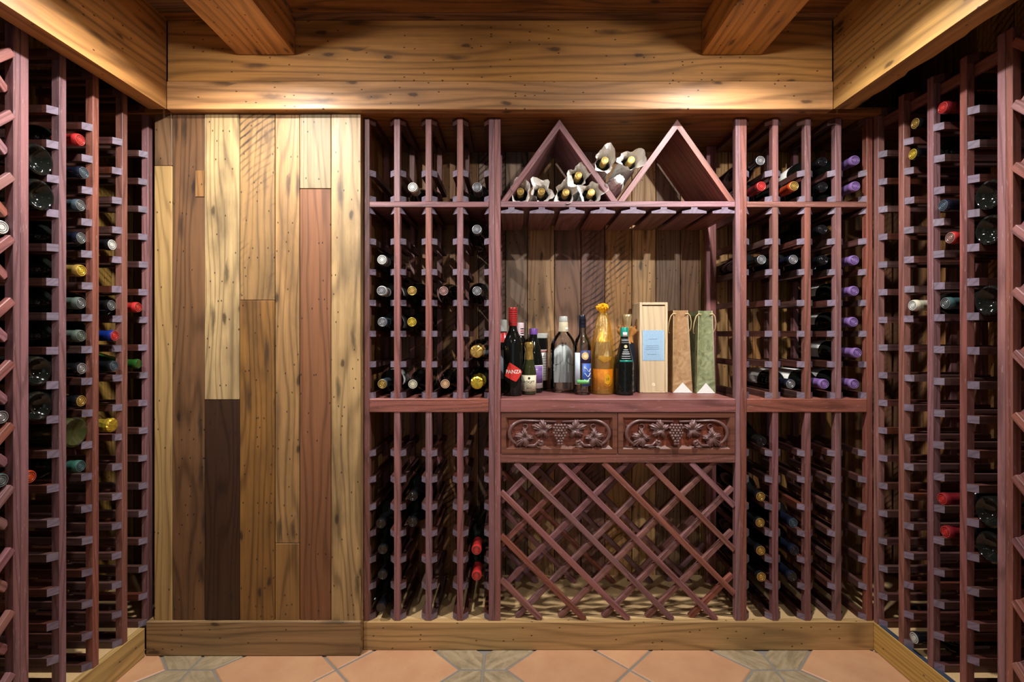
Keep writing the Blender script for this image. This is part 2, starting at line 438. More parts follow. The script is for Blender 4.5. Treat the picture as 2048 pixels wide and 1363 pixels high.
for i in range(-7, 4):
    for j in range(-7, 7):
        for (du, dv) in ((hb + q, hb + q), (hb + q + TS, hb + q), (hb + q, hb + q + TS), (hb + q + TS, hb + q + TS)):
            x, y = uv(i * PP + du, j * PP + dv)
            if abs(x) < 1.28 and -1.45 < y < 1.66:
                obj('tile', sq, fl, (x, y - (WALL_Y + FRONT_Y) / 2, flz + random.uniform(-.0006, .0006)), (0, 0, PI / 4 + random.choice((0, 1, 2, 3)) * PI / 2))
        x, y = uv(i * PP, j * PP)
        for k in range(4):
            a = PI / 4 + k * PI / 2
            if abs(x + .18 * math.cos(a)) < 1.28 and -1.45 < y + .18 * math.sin(a) < 1.66:
                obj('stone_tile', arm, fl, (x, y - (WALL_Y + FRONT_Y) / 2, flz + random.uniform(-.001, .0)), (0, 0, a))

# walls
def plank_wall(name, label, horizontal_axis, at, lo, hi, cuts, colors, thick=0.022, z0=0.0, z1=None, sign=1):
    w = structure(name, label, 'wall')
    z1 = z1 or H_CEIL
    bk = at + sign * (thick + .003)
    if horizontal_axis == 'x': board('backing', (cuts[0] - .06, bk, z0), (cuts[-1] + .06, bk + .03, z1 + .02), M['plaster'], w)
    else: board('backing', (bk, cuts[0], z0), (bk + sign * .03, cuts[-1] + .03, z1 + .02), M['plaster'], w)
    for i in range(len(cuts) - 1):
        a, b = cuts[i] + 0.0012, cuts[i + 1] - 0.0012
        t = at + sign * random.uniform(0, 0.0025)
        mt = random.choice((M['plank'], M['plank'], M['plank_saw']))
        if horizontal_axis == 'x': board('plank', (a, t, z0), (b, t + sign * thick, z1), mt, w, 0.0015, colors[i])
        else: board('plank', (t, a, z0), (t + sign * thick, b, z1), mt, w, 0.0015, colors[i])
    return w
PC = [srgb(*c) for c in ((188, 140, 88), (158, 118, 80), (208, 160, 100), (140, 102, 76), (174, 126, 80), (216, 168, 106), (150, 108, 84))]
kb = WALL_Y / F
cuts = [-WALL_X]
while cuts[-1] < X(957, WALL_Y) - 0.13: cuts.append(cuts[-1] + random.uniform(0.075, 0.115))
niche = [957, 1011, 1055, 1109, 1162, 1210, 1264, 1312, 1361, 1399, 1413]
nstart = len(cuts)
cuts += [X(p, WALL_Y) for p in niche]
ncol = [(128, 102, 82), (142, 118, 96), (192, 152, 106), (148, 112, 90), (136, 100, 86), (192, 148, 100), (208, 166, 112), (144, 116, 92), (138, 104, 78), (200, 162, 110)]
cols = [random.choice(PC) for _ in range(nstart)] + [srgb(*c) for c in ncol]
while cuts[-1] < WALL_X - 0.14:
    cuts.append(cuts[-1] + random.uniform(0.075, 0.115)); cols.append(random.choice(PC))
cuts.append(WALL_X)
while len(cols) < len(cuts) - 1: cols.append(random.choice(PC))
plank_wall('wall_back', 'back wall of vertical reclaimed planks behind the racks', 'x', WALL_Y, 0, 0, cuts, cols)
SP = [srgb(*c) for c in ((190, 152, 84), (168, 128, 74), (196, 158, 92), (150, 112, 66))]
def ycuts():
    c = [-0.2]
    while c[-1] < WALL_Y - 0.14: c.append(c[-1] + random.uniform(0.08, 0.12))
    c.append(WALL_Y); return c
for sgn, nm in ((-1, 'left'), (1, 'right')):
    yc = ycuts()
    pal = SP if sgn < 0 else PC
    plank_wall('wall_' + nm, nm + ' side wall of vertical planks behind the tall racks', 'y', sgn * WALL_X, 0, 0, yc, [random.choice(pal) for _ in yc], sign=sgn)
    w = board('wall_' + nm, (sgn * WALL_X, FRONT_Y, 0), (sgn * (WALL_X + .03), -0.2, H_CEIL), M['plaster'])
    tag(w, nm + ' plaster wall near the opening behind the viewer', 'wall', kind='structure')
# wall behind the viewer, an unseen opening added to let in fill light
wf = structure('wall_front', 'plaster wall behind the viewer with an opening added for fill light', 'wall')
board('wall_piece', (-WALL_X, FRONT_Y - .1, 0), (-0.85, FRONT_Y, H_CEIL), M['plaster'], wf)
board('wall_piece', (0.85, FRONT_Y - .1, 0), (WALL_X, FRONT_Y, H_CEIL), M['plaster'], wf)
# ceiling boards
ce = structure('ceiling', 'dark rough-sawn board ceiling', 'ceiling')
y = WALL_Y
while y > FRONT_Y:
    w_ = random.uniform(0.10, 0.15)
    xs = [-WALL_X, random.uniform(-.9, .9), WALL_X]
    for a, b in zip(xs[:-1], xs[1:]):
        board('ceiling_board', (a + .001, y - w_, H_CEIL), (b - .001, y - .002, H_CEIL + .02), M['ceiling'], ce, 0.002, jit=0.0006)
    y -= w_
board('backing', (-WALL_X - .06, FRONT_Y - .1, H_CEIL + .0225), (WALL_X + .06, WALL_Y + .06, H_CEIL + .05), M['ceiling'], ce)
# header over the far rack
hd = structure('trim_1', 'timber header boards above the far rack', 'beam')
BC = srgb(176, 124, 68)
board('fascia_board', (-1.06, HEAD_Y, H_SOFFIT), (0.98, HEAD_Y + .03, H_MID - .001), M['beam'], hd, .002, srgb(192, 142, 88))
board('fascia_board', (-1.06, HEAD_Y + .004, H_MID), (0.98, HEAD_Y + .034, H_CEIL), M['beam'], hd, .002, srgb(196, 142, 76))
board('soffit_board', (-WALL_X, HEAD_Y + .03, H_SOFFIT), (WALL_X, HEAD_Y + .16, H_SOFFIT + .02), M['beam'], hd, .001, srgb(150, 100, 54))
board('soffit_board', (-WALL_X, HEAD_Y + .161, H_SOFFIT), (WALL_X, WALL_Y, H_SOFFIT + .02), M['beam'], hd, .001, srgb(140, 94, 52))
# side beams and joists
def beam_mesh(x0, x1, z0, z1, y0, y1, wane):
    """beam along Y whose outer lower edge keeps an uneven bark edge"""
    n = 150; vs, fs = [], []
    L = y1 - y0
    for i in range(n + 1):
        yy = -L / 2 + L * i / n
        e = wane * (0.35 + 0.65 * abs(math.sin(i * 0.37) * math.cos(i * 0.83 + 1))) * random.uniform(0.5, 1.2) if wane else 0.0
        # local x along the beam, local y across (towards the inside), local z up
        w = (x1 - x0); h = z1 - z0
        vs += [(yy, w / 2, -h / 2), (yy, w / 2, h / 2), (yy, -w / 2, h / 2), (yy, -w / 2, -h / 2 + e * 1.2), (yy, -w / 2 + e, -h / 2)]
    for i in range(n):
        for k in range(5): fs.append((i * 5 + k, (i + 1) * 5 + k, (i + 1) * 5 + (k + 1) % 5, i * 5 + (k + 1) % 5))
    fs += [(0, 1, 2, 3, 4), tuple(n * 5 + k for k in (4, 3, 2, 1, 0))]
    me = mesh('beam', vs, fs, (M['beam'],))
    bm = bmesh.new(); bm.from_mesh(me); bmesh.ops.recalc_face_normals(bm, faces=bm.faces); bm.to_mesh(me); bm.free()
    return me
def beam(name, label, x0, x1, z0, color, wane=0.0, flip=1):
    y0, y1 = FRONT_Y, HEAD_Y
    o = obj(name, beam_mesh(x0, x1, z0, H_CEIL, y0, y1, wane), None, ((x0 + x1) / 2, (y0 + y1) / 2, (z0 + H_CEIL) / 2), (0, 0, PI / 2 * flip), color)
    return tag(o, label, 'beam', kind='structure')
beam('trim_2', 'long timber beam above the left rack', -1.112, -1.06, ZC + .688, srgb(186, 134, 74), 0.0, -1)
beam('trim_3', 'long timber beam with bark edge above the right rack', 0.98, 1.048, ZC + .688, srgb(196, 152, 84), 0.016, 1)
beam('trim_4', 'wide ceiling joist above the plank partition', -0.844, -0.667, H_JOIST, srgb(204, 150, 88), 0.0, 1)
beam('trim_5', 'wide ceiling joist above the right end of the rack', 0.578, 0.758, H_JOIST, srgb(208, 154, 86), 0.0, 1)

# plinths
PF = 1.518
pb = structure('baseboard_back', 'tan timber plinth under the far rack', 'baseboard')
board('front_board', (-0.474, PF, 0), (1.141, PF + .02, PL_TOP), M['plank_plain'], pb, .0015, srgb(184, 150, 98))
board('platform_top', (-0.474, PF + .02, PL_TOP - .018), (1.141, WALL_Y, PL_TOP), M['platform'], pb, .0005)
for sgn, nm in ((-1, 'left'), (1, 'right')):
    p = structure('baseboard_' + nm, 'tan timber plinth under the %s rack' % nm, 'baseboard')
    xi = 1.1415
    yend = 1.489 if sgn < 0 else 1.538
    yend2 = 1.53 if sgn < 0 else WALL_Y
    board('front_board', (sgn * xi, -.2, 0), (sgn * (xi + .018), yend, PL_TOP), M['plank_plain'], p, .0015, srgb(184, 152, 94) if sgn < 0 else srgb(192, 156, 84))
    board('platform_top', (sgn * (xi + .018), -.2, PL_TOP - .018), (sgn * WALL_X, WALL_Y, PL_TOP), M['platform'], p, .0005)
    if sgn > 0: board('edge_strip', (xi + .002, -.2, PL_TOP), (xi + .017, 1.50, PL_TOP + .0015), tone('slate strip', (52, 62, 78), .5), p, .0003)

# plank partition left of the rack
pt = structure('wall_partition', 'partition of wide vertical reclaimed planks in light and dark tones', 'wall')
PY = 1.498
px = [308, 344, 408.5, 478.8, 549.5, 599, 662, 722]
pz_top, pz_bot = Z(226, PY), Z(1244, PY)
def ppl(i, y0, y1, rgb, kind='plank', dz=0.0):
    a, b = X(px[i], PY), X(px[i + 1], PY)
    board('plank', (a + .0008, PY + dz, Z(y1, PY) + .0006), (b - .0008, PY + .026, Z(y0, PY) - .0006), M[kind], pt, .0014, srgb(*rgb))
T0, B0 = 226, 1244
ppl(0, T0, 331, (126, 96, 68), 'plank', .001); ppl(0, 331, B0, (174, 144, 97), 'plank_plain')
ppl(1, T0, B0, (114, 81, 52), 'plank', .0015)
ppl(2, T0, 799, (174, 149, 105)); ppl(2, 799, B0, (62, 42, 30), 'plank', .001)
ppl(3, T0, 600, (143, 113, 74), 'plank_saw', .0008); ppl(3, 600, B0, (134, 98, 57), 'plank')
ppl(4, T0, 1086, (155, 120, 76), 'plank', .0012); ppl(4, 1086, B0, (141, 105, 60), 'plank', .0008)
ppl(5, T0, 377, (142, 126, 96), 'plank_plain'); ppl(5, 377, B0, (126, 85, 58), 'plank_plain', .001)
ppl(6, T0, B0, (174, 144, 97), 'plank', -.0004)
board('patch_piece', (X(391, PY), PY - .0006, Z(393, PY)), (X(408, PY), PY + .004, Z(341, PY)), M['plank'], pt, .0005, srgb(138, 102, 64))
board('side_post', (X(714, PY), PY + .0262, PL_TOP + .001), (-0.476, WALL_Y, H_SOFFIT - .001), M['plank_plain'], pt, .001, srgb(168, 124, 70))
bp = board('baseboard_partition', (-1.14, 1.490, 0), (-0.4745, 1.528, Z(1243, 1.49)), M['plank'], None, .002, srgb(152, 122, 82))
tag(bp, 'dark tan timber skirting board under the plank partition', 'baseboard', kind='structure')

# recessed lamps in the joists; the rearmost pair is added for fill
for i, (lx, ly) in enumerate(LAMP_SPOTS):
    side = 'left' if lx < 0 else 'right'
    where = ('nearest the far rack', 'halfway along', 'added behind the viewer for fill')[i // 2]
    t = thing('downlight', 'small round recessed lamp in the %s joist, %s' % (side, where), 'lamp', (lx, ly, H_JOIST))
    obj('trim_ring', lathe('trim_ring', [(0.026, 0), (0.036, 0), (0.036, -.003), (0.034, -.005), (0.028, -.005), (0.026, -.003), (0.026, 0)], (M['paper_white'],)), t)
    e = NT('lamp_lens'); e.b.inputs['Emission Color'].default_value = (*LAMP_COL, 1); e.b.inputs['Emission Strength'].default_value = 6.0
    obj('lens', lathe('lens', [(0, -.001), (0.0258, -.001), (0.0258, -.002), (0, -.003)], (e.m,)), t)
    if i // 2 == 1:       # the middle pair are swivelled spots turned towards the far rack
        la = bpy.data.lights.new('lamp_light', 'SPOT'); la.spot_size = math.radians(80); la.spot_blend = 1.0; la.shadow_soft_size = .022
    else:
        la = bpy.data.lights.new('lamp_light', 'AREA'); la.shape = 'DISK'; la.size = 0.05
        if i < 2: la.spread = math.radians(152)
    la.energy = LAMP_W[i // 2]; la.color = LAMP_COL
    lo = bpy.data.objects.new('lamp_light', la); COL.objects.link(lo); lo.parent = t; lo.location = (0, 0, -.007)
    if i // 2 == 1: lo.rotation_euler = Vector((0.12 if lx < 0 else -0.12, 1.3, -0.56)).to_track_quat('-Z', 'Y').to_euler()

# ------------------------------------------------------------------ wine racks
RW, RH, RL = 0.0155, 0.019, 0.246       # rail width, height, length
UW, UD = 0.019, 0.021                   # upright width and depth
REAR = 0.228                            # rear upright sits this far behind the front face
def rail_mesh(s, top=False):
    w = RW
    plan = [(0, 0), (w, w), (RL - w * .5, w), (RL, 0)]
    vs = []
    for zz in (-RH / 2, RH / 2):
        for x, y in plan:
            yy = y * (0.28 if (top and zz > 0) else 1.0)
            vs.append((x if y == 0 or not (top and zz > 0) else (w * .4 if x < RL / 2 else x), yy * s, zz))
    fs = [(3, 2, 1, 0), (4, 5, 6, 7), (0, 1, 5, 4), (1, 2, 6, 5), (2, 3, 7, 6), (3, 0, 4, 7)]
    if s < 0: fs = [f[::-1] for f in fs]
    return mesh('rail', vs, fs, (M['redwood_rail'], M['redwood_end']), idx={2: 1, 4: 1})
RAIL_C = {1: None, -1: None}
RAIL = {1: rail_mesh(1), -1: rail_mesh(-1)}
RAIL_T = {1: rail_mesh(1, True), -1: rail_mesh(-1, True)}
for k in (1, -1):
    RAIL_C[k] = RAIL[k].copy(); RAIL_C[k].polygons.foreach_set('material_index', [0] * len(RAIL_C[k].polygons))  # cap rails lose the pale ends: shade under the soffit put into colour

MID_ROWS = [420, 481.5, 543, 605, 667, 728.5, 790]
TOP_ROWS = [345, 397]
LOW_ROWS = [907, 960, 1015, 1068, 1121, 1174, 1230]
CAP_Z = H_SOFFIT - 0.0115
def back_rack(label, ups, ends):
    """ups: pixel x of the ladders; ends: which ladders run unbroken from plinth to soffit"""
    t = thing('wine_rack', label, 'wine rack', (X(ups[2]), D, PL_TOP))
    ox, oz = X(ups[2]), PL_TOP
    def B(name, a, b, bev=.0012):
        return board(name, (a[0] - ox, a[1] - D, a[2] - oz), (b[0] - ox, b[1] - D, b[2] - oz), M['redwood'], t, bev)
    tiers = [(Z(403), H_SOFFIT - .002), (Z(797), Z(414)), (PL_TOP, Z(824))]
    for i, u in enumerate(ups):
        x = X(u)
        segs = [(PL_TOP, H_SOFFIT - .002)] if i in ends else tiers
        for z0, z1 in segs:
            B('upright', (x - UW / 2, D, z0), (x + UW / 2, D + UD, z1))
            B('upright', (x - UW / 2, D + REAR, z0), (x + UW / 2, D + REAR + UD, z1))
        for s in (1, -1):
            if i == 0 and s < 0 or i == len(ups) - 1 and s > 0: continue
            for py in [None] + TOP_ROWS + MID_ROWS + LOW_ROWS:
                z = CAP_Z if py is None else Z(py)
                if py == 1230: z = PL_TOP + RH / 2 + .0004
                if py == 790: z = Z(797) + RH / 2 + .0004
                if py == 397: z = Z(403) + RH / 2 + .0004
                if py == 420: z = Z(414) - RH / 2 - .0004
                me = (RAIL_T if py in (420,) else RAIL_C if py is None else RAIL)[-s]
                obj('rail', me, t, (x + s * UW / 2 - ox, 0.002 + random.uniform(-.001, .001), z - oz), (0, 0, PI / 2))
    xa, xb = X(ups[0]) + UW / 2, X(ups[-1]) - UW / 2
    B('shelf', (xa + .0003, D - .001, Z(414)), (xb - .0003, D + .25, Z(403)))
    B('shelf', (xa + .0003, D - .002, Z(824)), (xb - .0003, D + .25, Z(797)), .002)
    return t
L_UPS = [733, 794, 857, 920, 983.5]
R_UPS = [1487.5, 1551, 1616, 1677, 1739.5]
back_rack('tall reddish wood wine rack between plank partition and bar niche', L_UPS, (0, 4))
back_rack('tall reddish wood wine rack between bar niche and right corner', R_UPS, (0, 4))

# side racks
ROW0, ROWP = -0.0414, 0.0861
SIDE_Y = [1.513, 1.4145, 1.316, 1.2195, 1.124]
SIDE_X = 1.143
def side_z(n): return ZC + ROW0 + n * ROWP
def side_rack(sgn, label):
    top = ZC + (0.712 if sgn < 0 else 0.703)
    t = thing('wine_rack', label, 'wine rack', (sgn * SIDE_X, SIDE_Y[0], PL_TOP))
    oy = SIDE_Y[0]
    rot = (0, 0, PI) if sgn < 0 else (0, 0, 0)
    for i, y in enumerate(SIDE_Y):
        for dx in (0, REAR):
            board('upright', (sgn * dx, y - UW / 2 - oy, .0), (sgn * (dx + UD), y + UW / 2 - oy, top - PL_TOP), M['redwood'], t)
        for s in (1, -1):
            if i == 0 and s > 0 or i == len(SIDE_Y) - 1 and s < 0: continue
            for n in list(range(-10, 8)) + [None]:
                z = side_z(n) if n is not None else top - RH / 2 - .001
                if n == -10: z = PL_TOP + RH / 2 + .0004
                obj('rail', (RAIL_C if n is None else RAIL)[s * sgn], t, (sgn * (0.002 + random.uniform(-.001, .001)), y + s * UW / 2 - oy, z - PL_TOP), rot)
    if sgn > 0:   # long rail tying the ladder tops together
        board('top_rail', (UD + .0003, SIDE_Y[-1] - UW / 2 - oy, top - PL_TOP - .05), (UD + .012, .03, top - PL_TOP - .0215), M['redwood'], t)
    return t
side_rack(-1, 'tall reddish wood ladder wine rack along the left wall')
side_rack(1, 'tall reddish wood ladder wine rack along the right wall')

def clip45(u0, v0, slope, umin, umax, vmin, vmax):
    """line through (u0,v0) with slope +-1 clipped to a box"""
    ts = sorted([(umin - u0), (umax - u0)]); lo, hi = ts
    vs = sorted([(vmin - v0) * slope, (vmax - v0) * slope])
    lo, hi = max(lo, vs[0]), min(hi, vs[1])
    return None if hi - lo < .03 else ((u0 + lo, v0 + slope * lo), (u0 + hi, v0 + slope * hi))

def side_lattice(sgn, label, z_up, z_dn):
    top = ZC + (0.712 if sgn < 0 else 0.703)
    y1 = SIDE_Y[-1] - UW / 2 - .0006; y0 = 0.47
    t = thing('lattice_rack', label, 'wine rack', (sgn * SIDE_X, y1, PL_TOP))
    for y in (y1 - .0155, y0):
        for dx in (0, REAR):
            board('upright', (sgn * dx, y - y1, 0), (sgn * (dx + UD), y + .0155 - y1, top - PL_TOP), M['redwood'], t)
    ya, yb, za, zb = y0 + .0158, y1 - .0158, PL_TOP + .001, top - .002
    p = 0.142
    for base in (0, REAR - .01):
        for slope, zz, lay in ((1, z_up, 0), (-1, z_dn, 1)):
            for k in range(-14, 14):
                c = clip45(yb, zz + k * p, slope, ya, yb, za, zb)
                if not c: continue
                xx = sgn * (base + .006 + lay * .0135)
                strip('lattice_strip', (xx, c[0][0] - y1, c[0][1] - PL_TOP), (xx, c[1][0] - y1, c[1][1] - PL_TOP), .019, .013, (sgn, 0, 0), M['redwood'], t)
    for dx in (0, REAR):
        board('top_rail', (sgn * (dx + .0275), ya - y1, top - PL_TOP - .022), (sgn * (dx + .0395), yb - y1, top - PL_TOP), M['redwood'], t)
    return t
side_lattice(-1, 'diamond lattice wine bin at the left edge of the view', ZC + .6456, ZC + .5555)
side_lattice(1, 'diamond lattice wine bin at the right edge of the view', ZC + .527, ZC + .516)

# ------------------------------------------------------------------ centre unit: gable bins, glass rails, bar niche, drawers, lattice bin
cx, cz = X(1236), PL_TOP
cu = thing('display_cabinet', 'bar niche cabinet with gabled bins, carved drawers and diamond lattice', 'cabinet', (cx, D, cz))
def CB(name, a, b, mat='redwood', bev=.0012, parent=None):
    return board(name, (a[0] - cx, a[1] - D, a[2] - cz), (b[0] - cx, b[1] - D, b[2] - cz), M[mat], parent or cu, bev)
CL, CR = X(1001), X(1471)
for a, b in ((X(989.6), CL), (CR, X(1481.4))):
    for dy in (0, REAR): CB('upright', (a, D + dy, PL_TOP), (b, D + dy + UD, H_SOFFIT - .002))
CB('shelf', (CL + .0003, D + .001, Z(413.5)), (CR - .0003, D + .26, Z(402)), 'redwood', .0015)
# gabled bottle bins: four long slanting boards
zt, zb_ = H_SOFFIT - .006, Z(402)
gp = [(CL + .001, zb_), (X(1119), zt), (X(1236), zb_), (X(1355), zt), (CR - .001, zb_)]
def slant(p, q, name='slanted_board', th=.017, dep=.25):
    """board whose section is a parallelogram with mitred ends, standing in the plane of the front"""
    (x0, z0), (x1, z1) = p, q
    L = math.hypot(x1 - x0, z1 - z0); sgn = 1 if z1 > z0 else -1
    ux, uz = (x1 - x0) / L, (z1 - z0) / L
    hh = th / abs(ux)                # height of the section along z
    P4 = [(x0, z0), (x0 + (hh / abs(uz) * abs(ux) if sgn > 0 else 0), z0), (x1, z1 - hh), (x1, z1)] if sgn > 0 else [(x0, z0), (x0, z0 - hh), (x1 - hh * abs(ux) / abs(uz), z1), (x1, z1)]
    mx, mz = (x0 + x1) / 2, (z0 + z1) / 2
    ca, sa = ux, uz
    loc = [((a - mx) * ca + (b - mz) * sa, -(a - mx) * sa + (b - mz) * ca) for a, b in P4]
    vs = [(a, -dep / 2, b) for a, b in loc] + [(a, dep / 2, b) for a, b in loc]
    fs = [(0, 1, 2, 3), (7, 6, 5, 4)] + [(i, i + 4, (i + 1) % 4 + 4, (i + 1) % 4) for i in range(4)]
    me = mesh(name, vs, fs, (M['redwood'],))
    bm = bmesh.new(); bm.from_mesh(me); bmesh.ops.recalc_face_normals(bm, faces=bm.faces); bm.to_mesh(me); bm.free()
    return obj(name, me, cu, (mx - cx, dep / 2 + .0015, mz - cz), (0, -math.atan2(uz, ux), 0))
slant(gp[0], gp[1]); slant(gp[1], gp[2]); slant(gp[2], gp[3]); slant(gp[3], gp[4])
# stemware rails under the shelf
for i in range(8):
    xc = X(1022.7 + 61.1 * i)
    hw = .039; st = .010
    zt0, zt1, zt2, zt3 = Z(413.6), Z(417.5), Z(421), Z(426)
    pr = [(-st, zt0), (st, zt0), (st, zt1), (hw * .9, zt2), (hw, zt2 - .001), (hw, zt3), (-hw, zt3), (-hw, zt2 - .001), (-hw * .9, zt2), (-st, zt1)]
    x0 = xc
    if i == 0: pr = [(max(a, CL + .001 - xc), b) for a, b in pr]
    if i == 7: pr = [(min(a, CR - .001 - xc), b) for a, b in pr]
    n = len(pr)
    vs = [(-.125, -a, b - zt2) for a, b in pr] + [(.125, -a, b - zt2) for a, b in pr]
    fs = [tuple(range(n)), tuple(range(n, 2 * n))[::-1]] + [(k, k + n, (k + 1) % n + n, (k + 1) % n) for k in range(n)]
    me = mesh('stemware_rail', vs, fs, (M['redwood'], M['redwood_end']), idx={0: 1})
    bm = bmesh.new(); bm.from_mesh(me); bmesh.ops.recalc_face_normals(bm, faces=bm.faces); bm.to_mesh(me); bm.free()
    obj('stemware_rail', me, cu, (xc - cx, .1275, zt2 - cz), (0, 0, PI / 2))
# counter, rail under the drawers
CTOP = Z(797)
CB('countertop', (CL + .0003, D - .004, Z(824)), (CR - .0003, WALL_Y - .001, CTOP), 'redwood', .002)
CB('cross_rail', (CL + .0003, D, Z(925)), (CR - .0003, D + .02, Z(907.3)), 'redwood', .0015)

# carved drawers
def leaf_mesh(R):
    # five pointed lobes with toothed edges, ribs along the lobes
    nr, na = 8, 90; vs = [(0, -.006, 0)]; fs = []
    LOB = [(0.0, 1.0), (1.02, .92), (-1.02, .92), (2.15, .74), (-2.15, .74)]
    for j in range(1, nr + 1):
        f = j / nr
        for i in range(na):
            a = 2 * PI * i / na - PI
            best = 0.40 + .06 * math.cos(a); rib = 0.0
            for la, ll in LOB:
                d = abs((a - la + PI) % (2 * PI) - PI)
                best = max(best, ll * (1 - (d / .62) ** 1.5 * .52) if d < .62 else 0)
                rib = max(rib, math.exp(-(d / .10) ** 2), .7 * math.exp(-((d - .28) / .07) ** 2))
            out = R * best * (1 + .06 * math.cos(a * 21))
            r = out * f
            h = .0045 + R * .16 * math.sin(min(1, f * 1.15) * PI * .8) + .0030 * rib * math.sin(f * PI * .9) - .0025 * f * f + .0012 * f * math.cos(a * 21)
            vs.append((r * math.cos(a), -h, r * math.sin(a)))
    for i in range(na): fs.append((0, 1 + (i + 1) % na, 1 + i))
    for j in range(nr - 1):
        for i in range(na):
            k = (i + 1) % na; a, b = 1 + j * na, 1 + (j + 1) * na
            fs.append((a + i, a + k, b + k, b + i))
    n0 = len(vs)
    for i in range(na):       # skirt back to the panel
        v = vs[1 + (nr - 1) * na + i]; vs.append((v[0] * .97, .0035, v[2] * .97))
    for i in range(na):
        k = (i + 1) % na; b = 1 + (nr - 1) * na
        fs.append((b + i, b + k, n0 + k, n0 + i))
    me = mesh('carved_leaf', vs, fs, (M['carved'],), True)
    bm = bmesh.new(); bm.from_mesh(me); bmesh.ops.recalc_face_normals(bm, faces=bm.faces); bm.to_mesh(me); bm.free()
    return me
LEAF = leaf_mesh(.041)
def grapes_mesh():
    bm = bmesh.new(); rows = [4, 5, 4, 5, 4, 3, 2, 2]
    rnd = random.Random(4)
    for r, n in enumerate(rows):
        for i in range(n):
            x = (i - (n - 1) / 2) * .0094 + rnd.uniform(-.0006, .0006)
            m = Matrix.Translation((x, -.004 - rnd.uniform(0, .003) - .004 * math.cos(x * 90), -r * .0083)) @ Matrix.Scale(1, 4)
            bmesh.ops.create_icosphere(bm, subdivisions=2, radius=.0056, matrix=m)
    me = bpy.data.meshes.new('grape_cluster'); bm.to_mesh(me); bm.free(); me.materials.append(M['carved'])
    me.polygons.foreach_set('use_smooth', [True] * len(me.polygons)); return me
GRAPES = grapes_mesh()
def arc(cx_, cz_, rx, rz, a0, a1, n=22, y=0.0):
    return [(cx_ + rx * math.cos(a0 + (a1 - a0) * i / n), y, cz_ + rz * math.sin(a0 + (a1 - a0) * i / n)) for i in range(n + 1)]
def spiral(x, z, r, turns, s, n=26):
    return [(x + s * r * (1 - .75 * i / n) * math.cos(turns * 2 * PI * i / n), -.003 - .004 * i / n, z + r * (1 - .75 * i / n) * math.sin(turns * 2 * PI * i / n)) for i in range(n + 1)]
for di, (xa, xb) in enumerate(((1002.4, 1234.6), (1236, 1469.6))):
    x0, x1, z0, z1 = X(xa), X(xb), Z(906.6), Z(824.8)
    mx, mz = (x0 + x1) / 2, (z0 + z1) / 2
    W, H = x1 - x0, z1 - z0
    # drawer front: a frame with sloping inner edges round a sunk panel
    bw, sl = .015, .009
    ring = [(W / 2, H / 2, 0.0), (W / 2 - bw, H / 2 - bw, 0.0), (W / 2 - bw - sl, H / 2 - bw - sl, .011)]
    vs, fs = [], []
    for a, b, y in [(W / 2, H / 2, .02)] + ring:
        vs += [(-a, y, -b), (a, y, -b), (a, y, b), (-a, y, b)]
    for j in range(3):
        for k in range(4):
            l = (k + 1) % 4; fs.append((j * 4 + k, j * 4 + l, (j + 1) * 4 + l, (j + 1) * 4 + k))
    fs.append((0, 3, 2, 1))
    dr = obj('drawer', mesh('drawer', vs, fs, (M['drawerwood'],)), cu, (mx - cx, -.0015, mz - cz))
    tag(dr, 'drawer with carved grapes and vine leaves, ' + ('left of the pair' if di == 0 else 'right of the pair'))
    obj('drawer_panel', mesh('drawer_panel', *cbox(W - 2 * (bw + sl) + .002, .006, H - 2 * (bw + sl) + .002, .0004), (wood('panel_wood', srgb(128, 74, 60), contrast=.35, rough=.45) if di == 0 else bpy.data.materials['panel_wood'],)), dr, (0, .0138, 0))
    obj('drawer_box', mesh('drawer_box', *cbox(W - .03, .2, H - .03, .001), (M['drawerwood'],)), dr, (0, .1205, 0))
    pw = W / 2 - bw - sl
    for s in (-1, 1):
        # sweeping vine: from the top centre round the end, thinning towards the foot
        pts = [(s * (.010 + .0), .003, .040 - .004)] + arc(s * (pw - .050), 0.0, s * .048, .040, PI / 2, -PI / 2 * .75, 26, .002)
        pts = [(p[0], .004 - .006 * math.sin(PI * i / len(pts)), p[2]) for i, p in enumerate(pts)]
        obj('carved_vine', tube('carved_vine', pts, [.0035 + .0022 * math.sin(PI * i / len(pts)) for i in range(len(pts))], M['carved']), dr)
        sp = [(s * (pw - .048), .002, -.036), (s * (pw - .075), 0, -.038)] + [(p[0], p[1], p[2]) for p in spiral(s * .064 + s * .0, -.030, .011, 1.4, -s)]
        sp = [(s * (pw - .045), .003, -.037), (s * (pw - .062), .001, -.039), (s * .078, -.001, -.038)] + spiral(s * .058, -.028, .0105, 1.35, -s)[6:]
        obj('carved_scroll', tube('carved_scroll', sp, .0042, M['carved']), dr)
        obj('carved_scroll', tube('carved_scroll', arc(s * (pw - .052), .020, s * .008, .008, PI * .2, PI * 1.9, 12, .006), .0024, M['carved']), dr)
        for bx, bz in ((pw - .006, .022), (pw - .001, .004), (pw - .004, -.012)):
            obj('carved_bud', lathe('carved_bud', [(0, -.004), (.003, -.003), (.004, 0), (.003, .003), (0, .004)], (M['carved'],), 10), dr, (s * bx, .006, bz))
        l1 = obj('carved_leaf', LEAF, dr, (s * .047, .0065, .011), (0, (-.35 if s > 0 else PI + .35), 0)); l1.scale = (1.0, 1.0, .85)
        l2 = obj('carved_leaf', LEAF, dr, (s * (pw - .052), .0060, -.012), (0, (.8 if s > 0 else PI - .8), 0)); l2.scale = (.95, 1.0, .85)
    obj('grape_cluster', GRAPES, dr, (.002 if di == 0 else -.002, .002, .026))

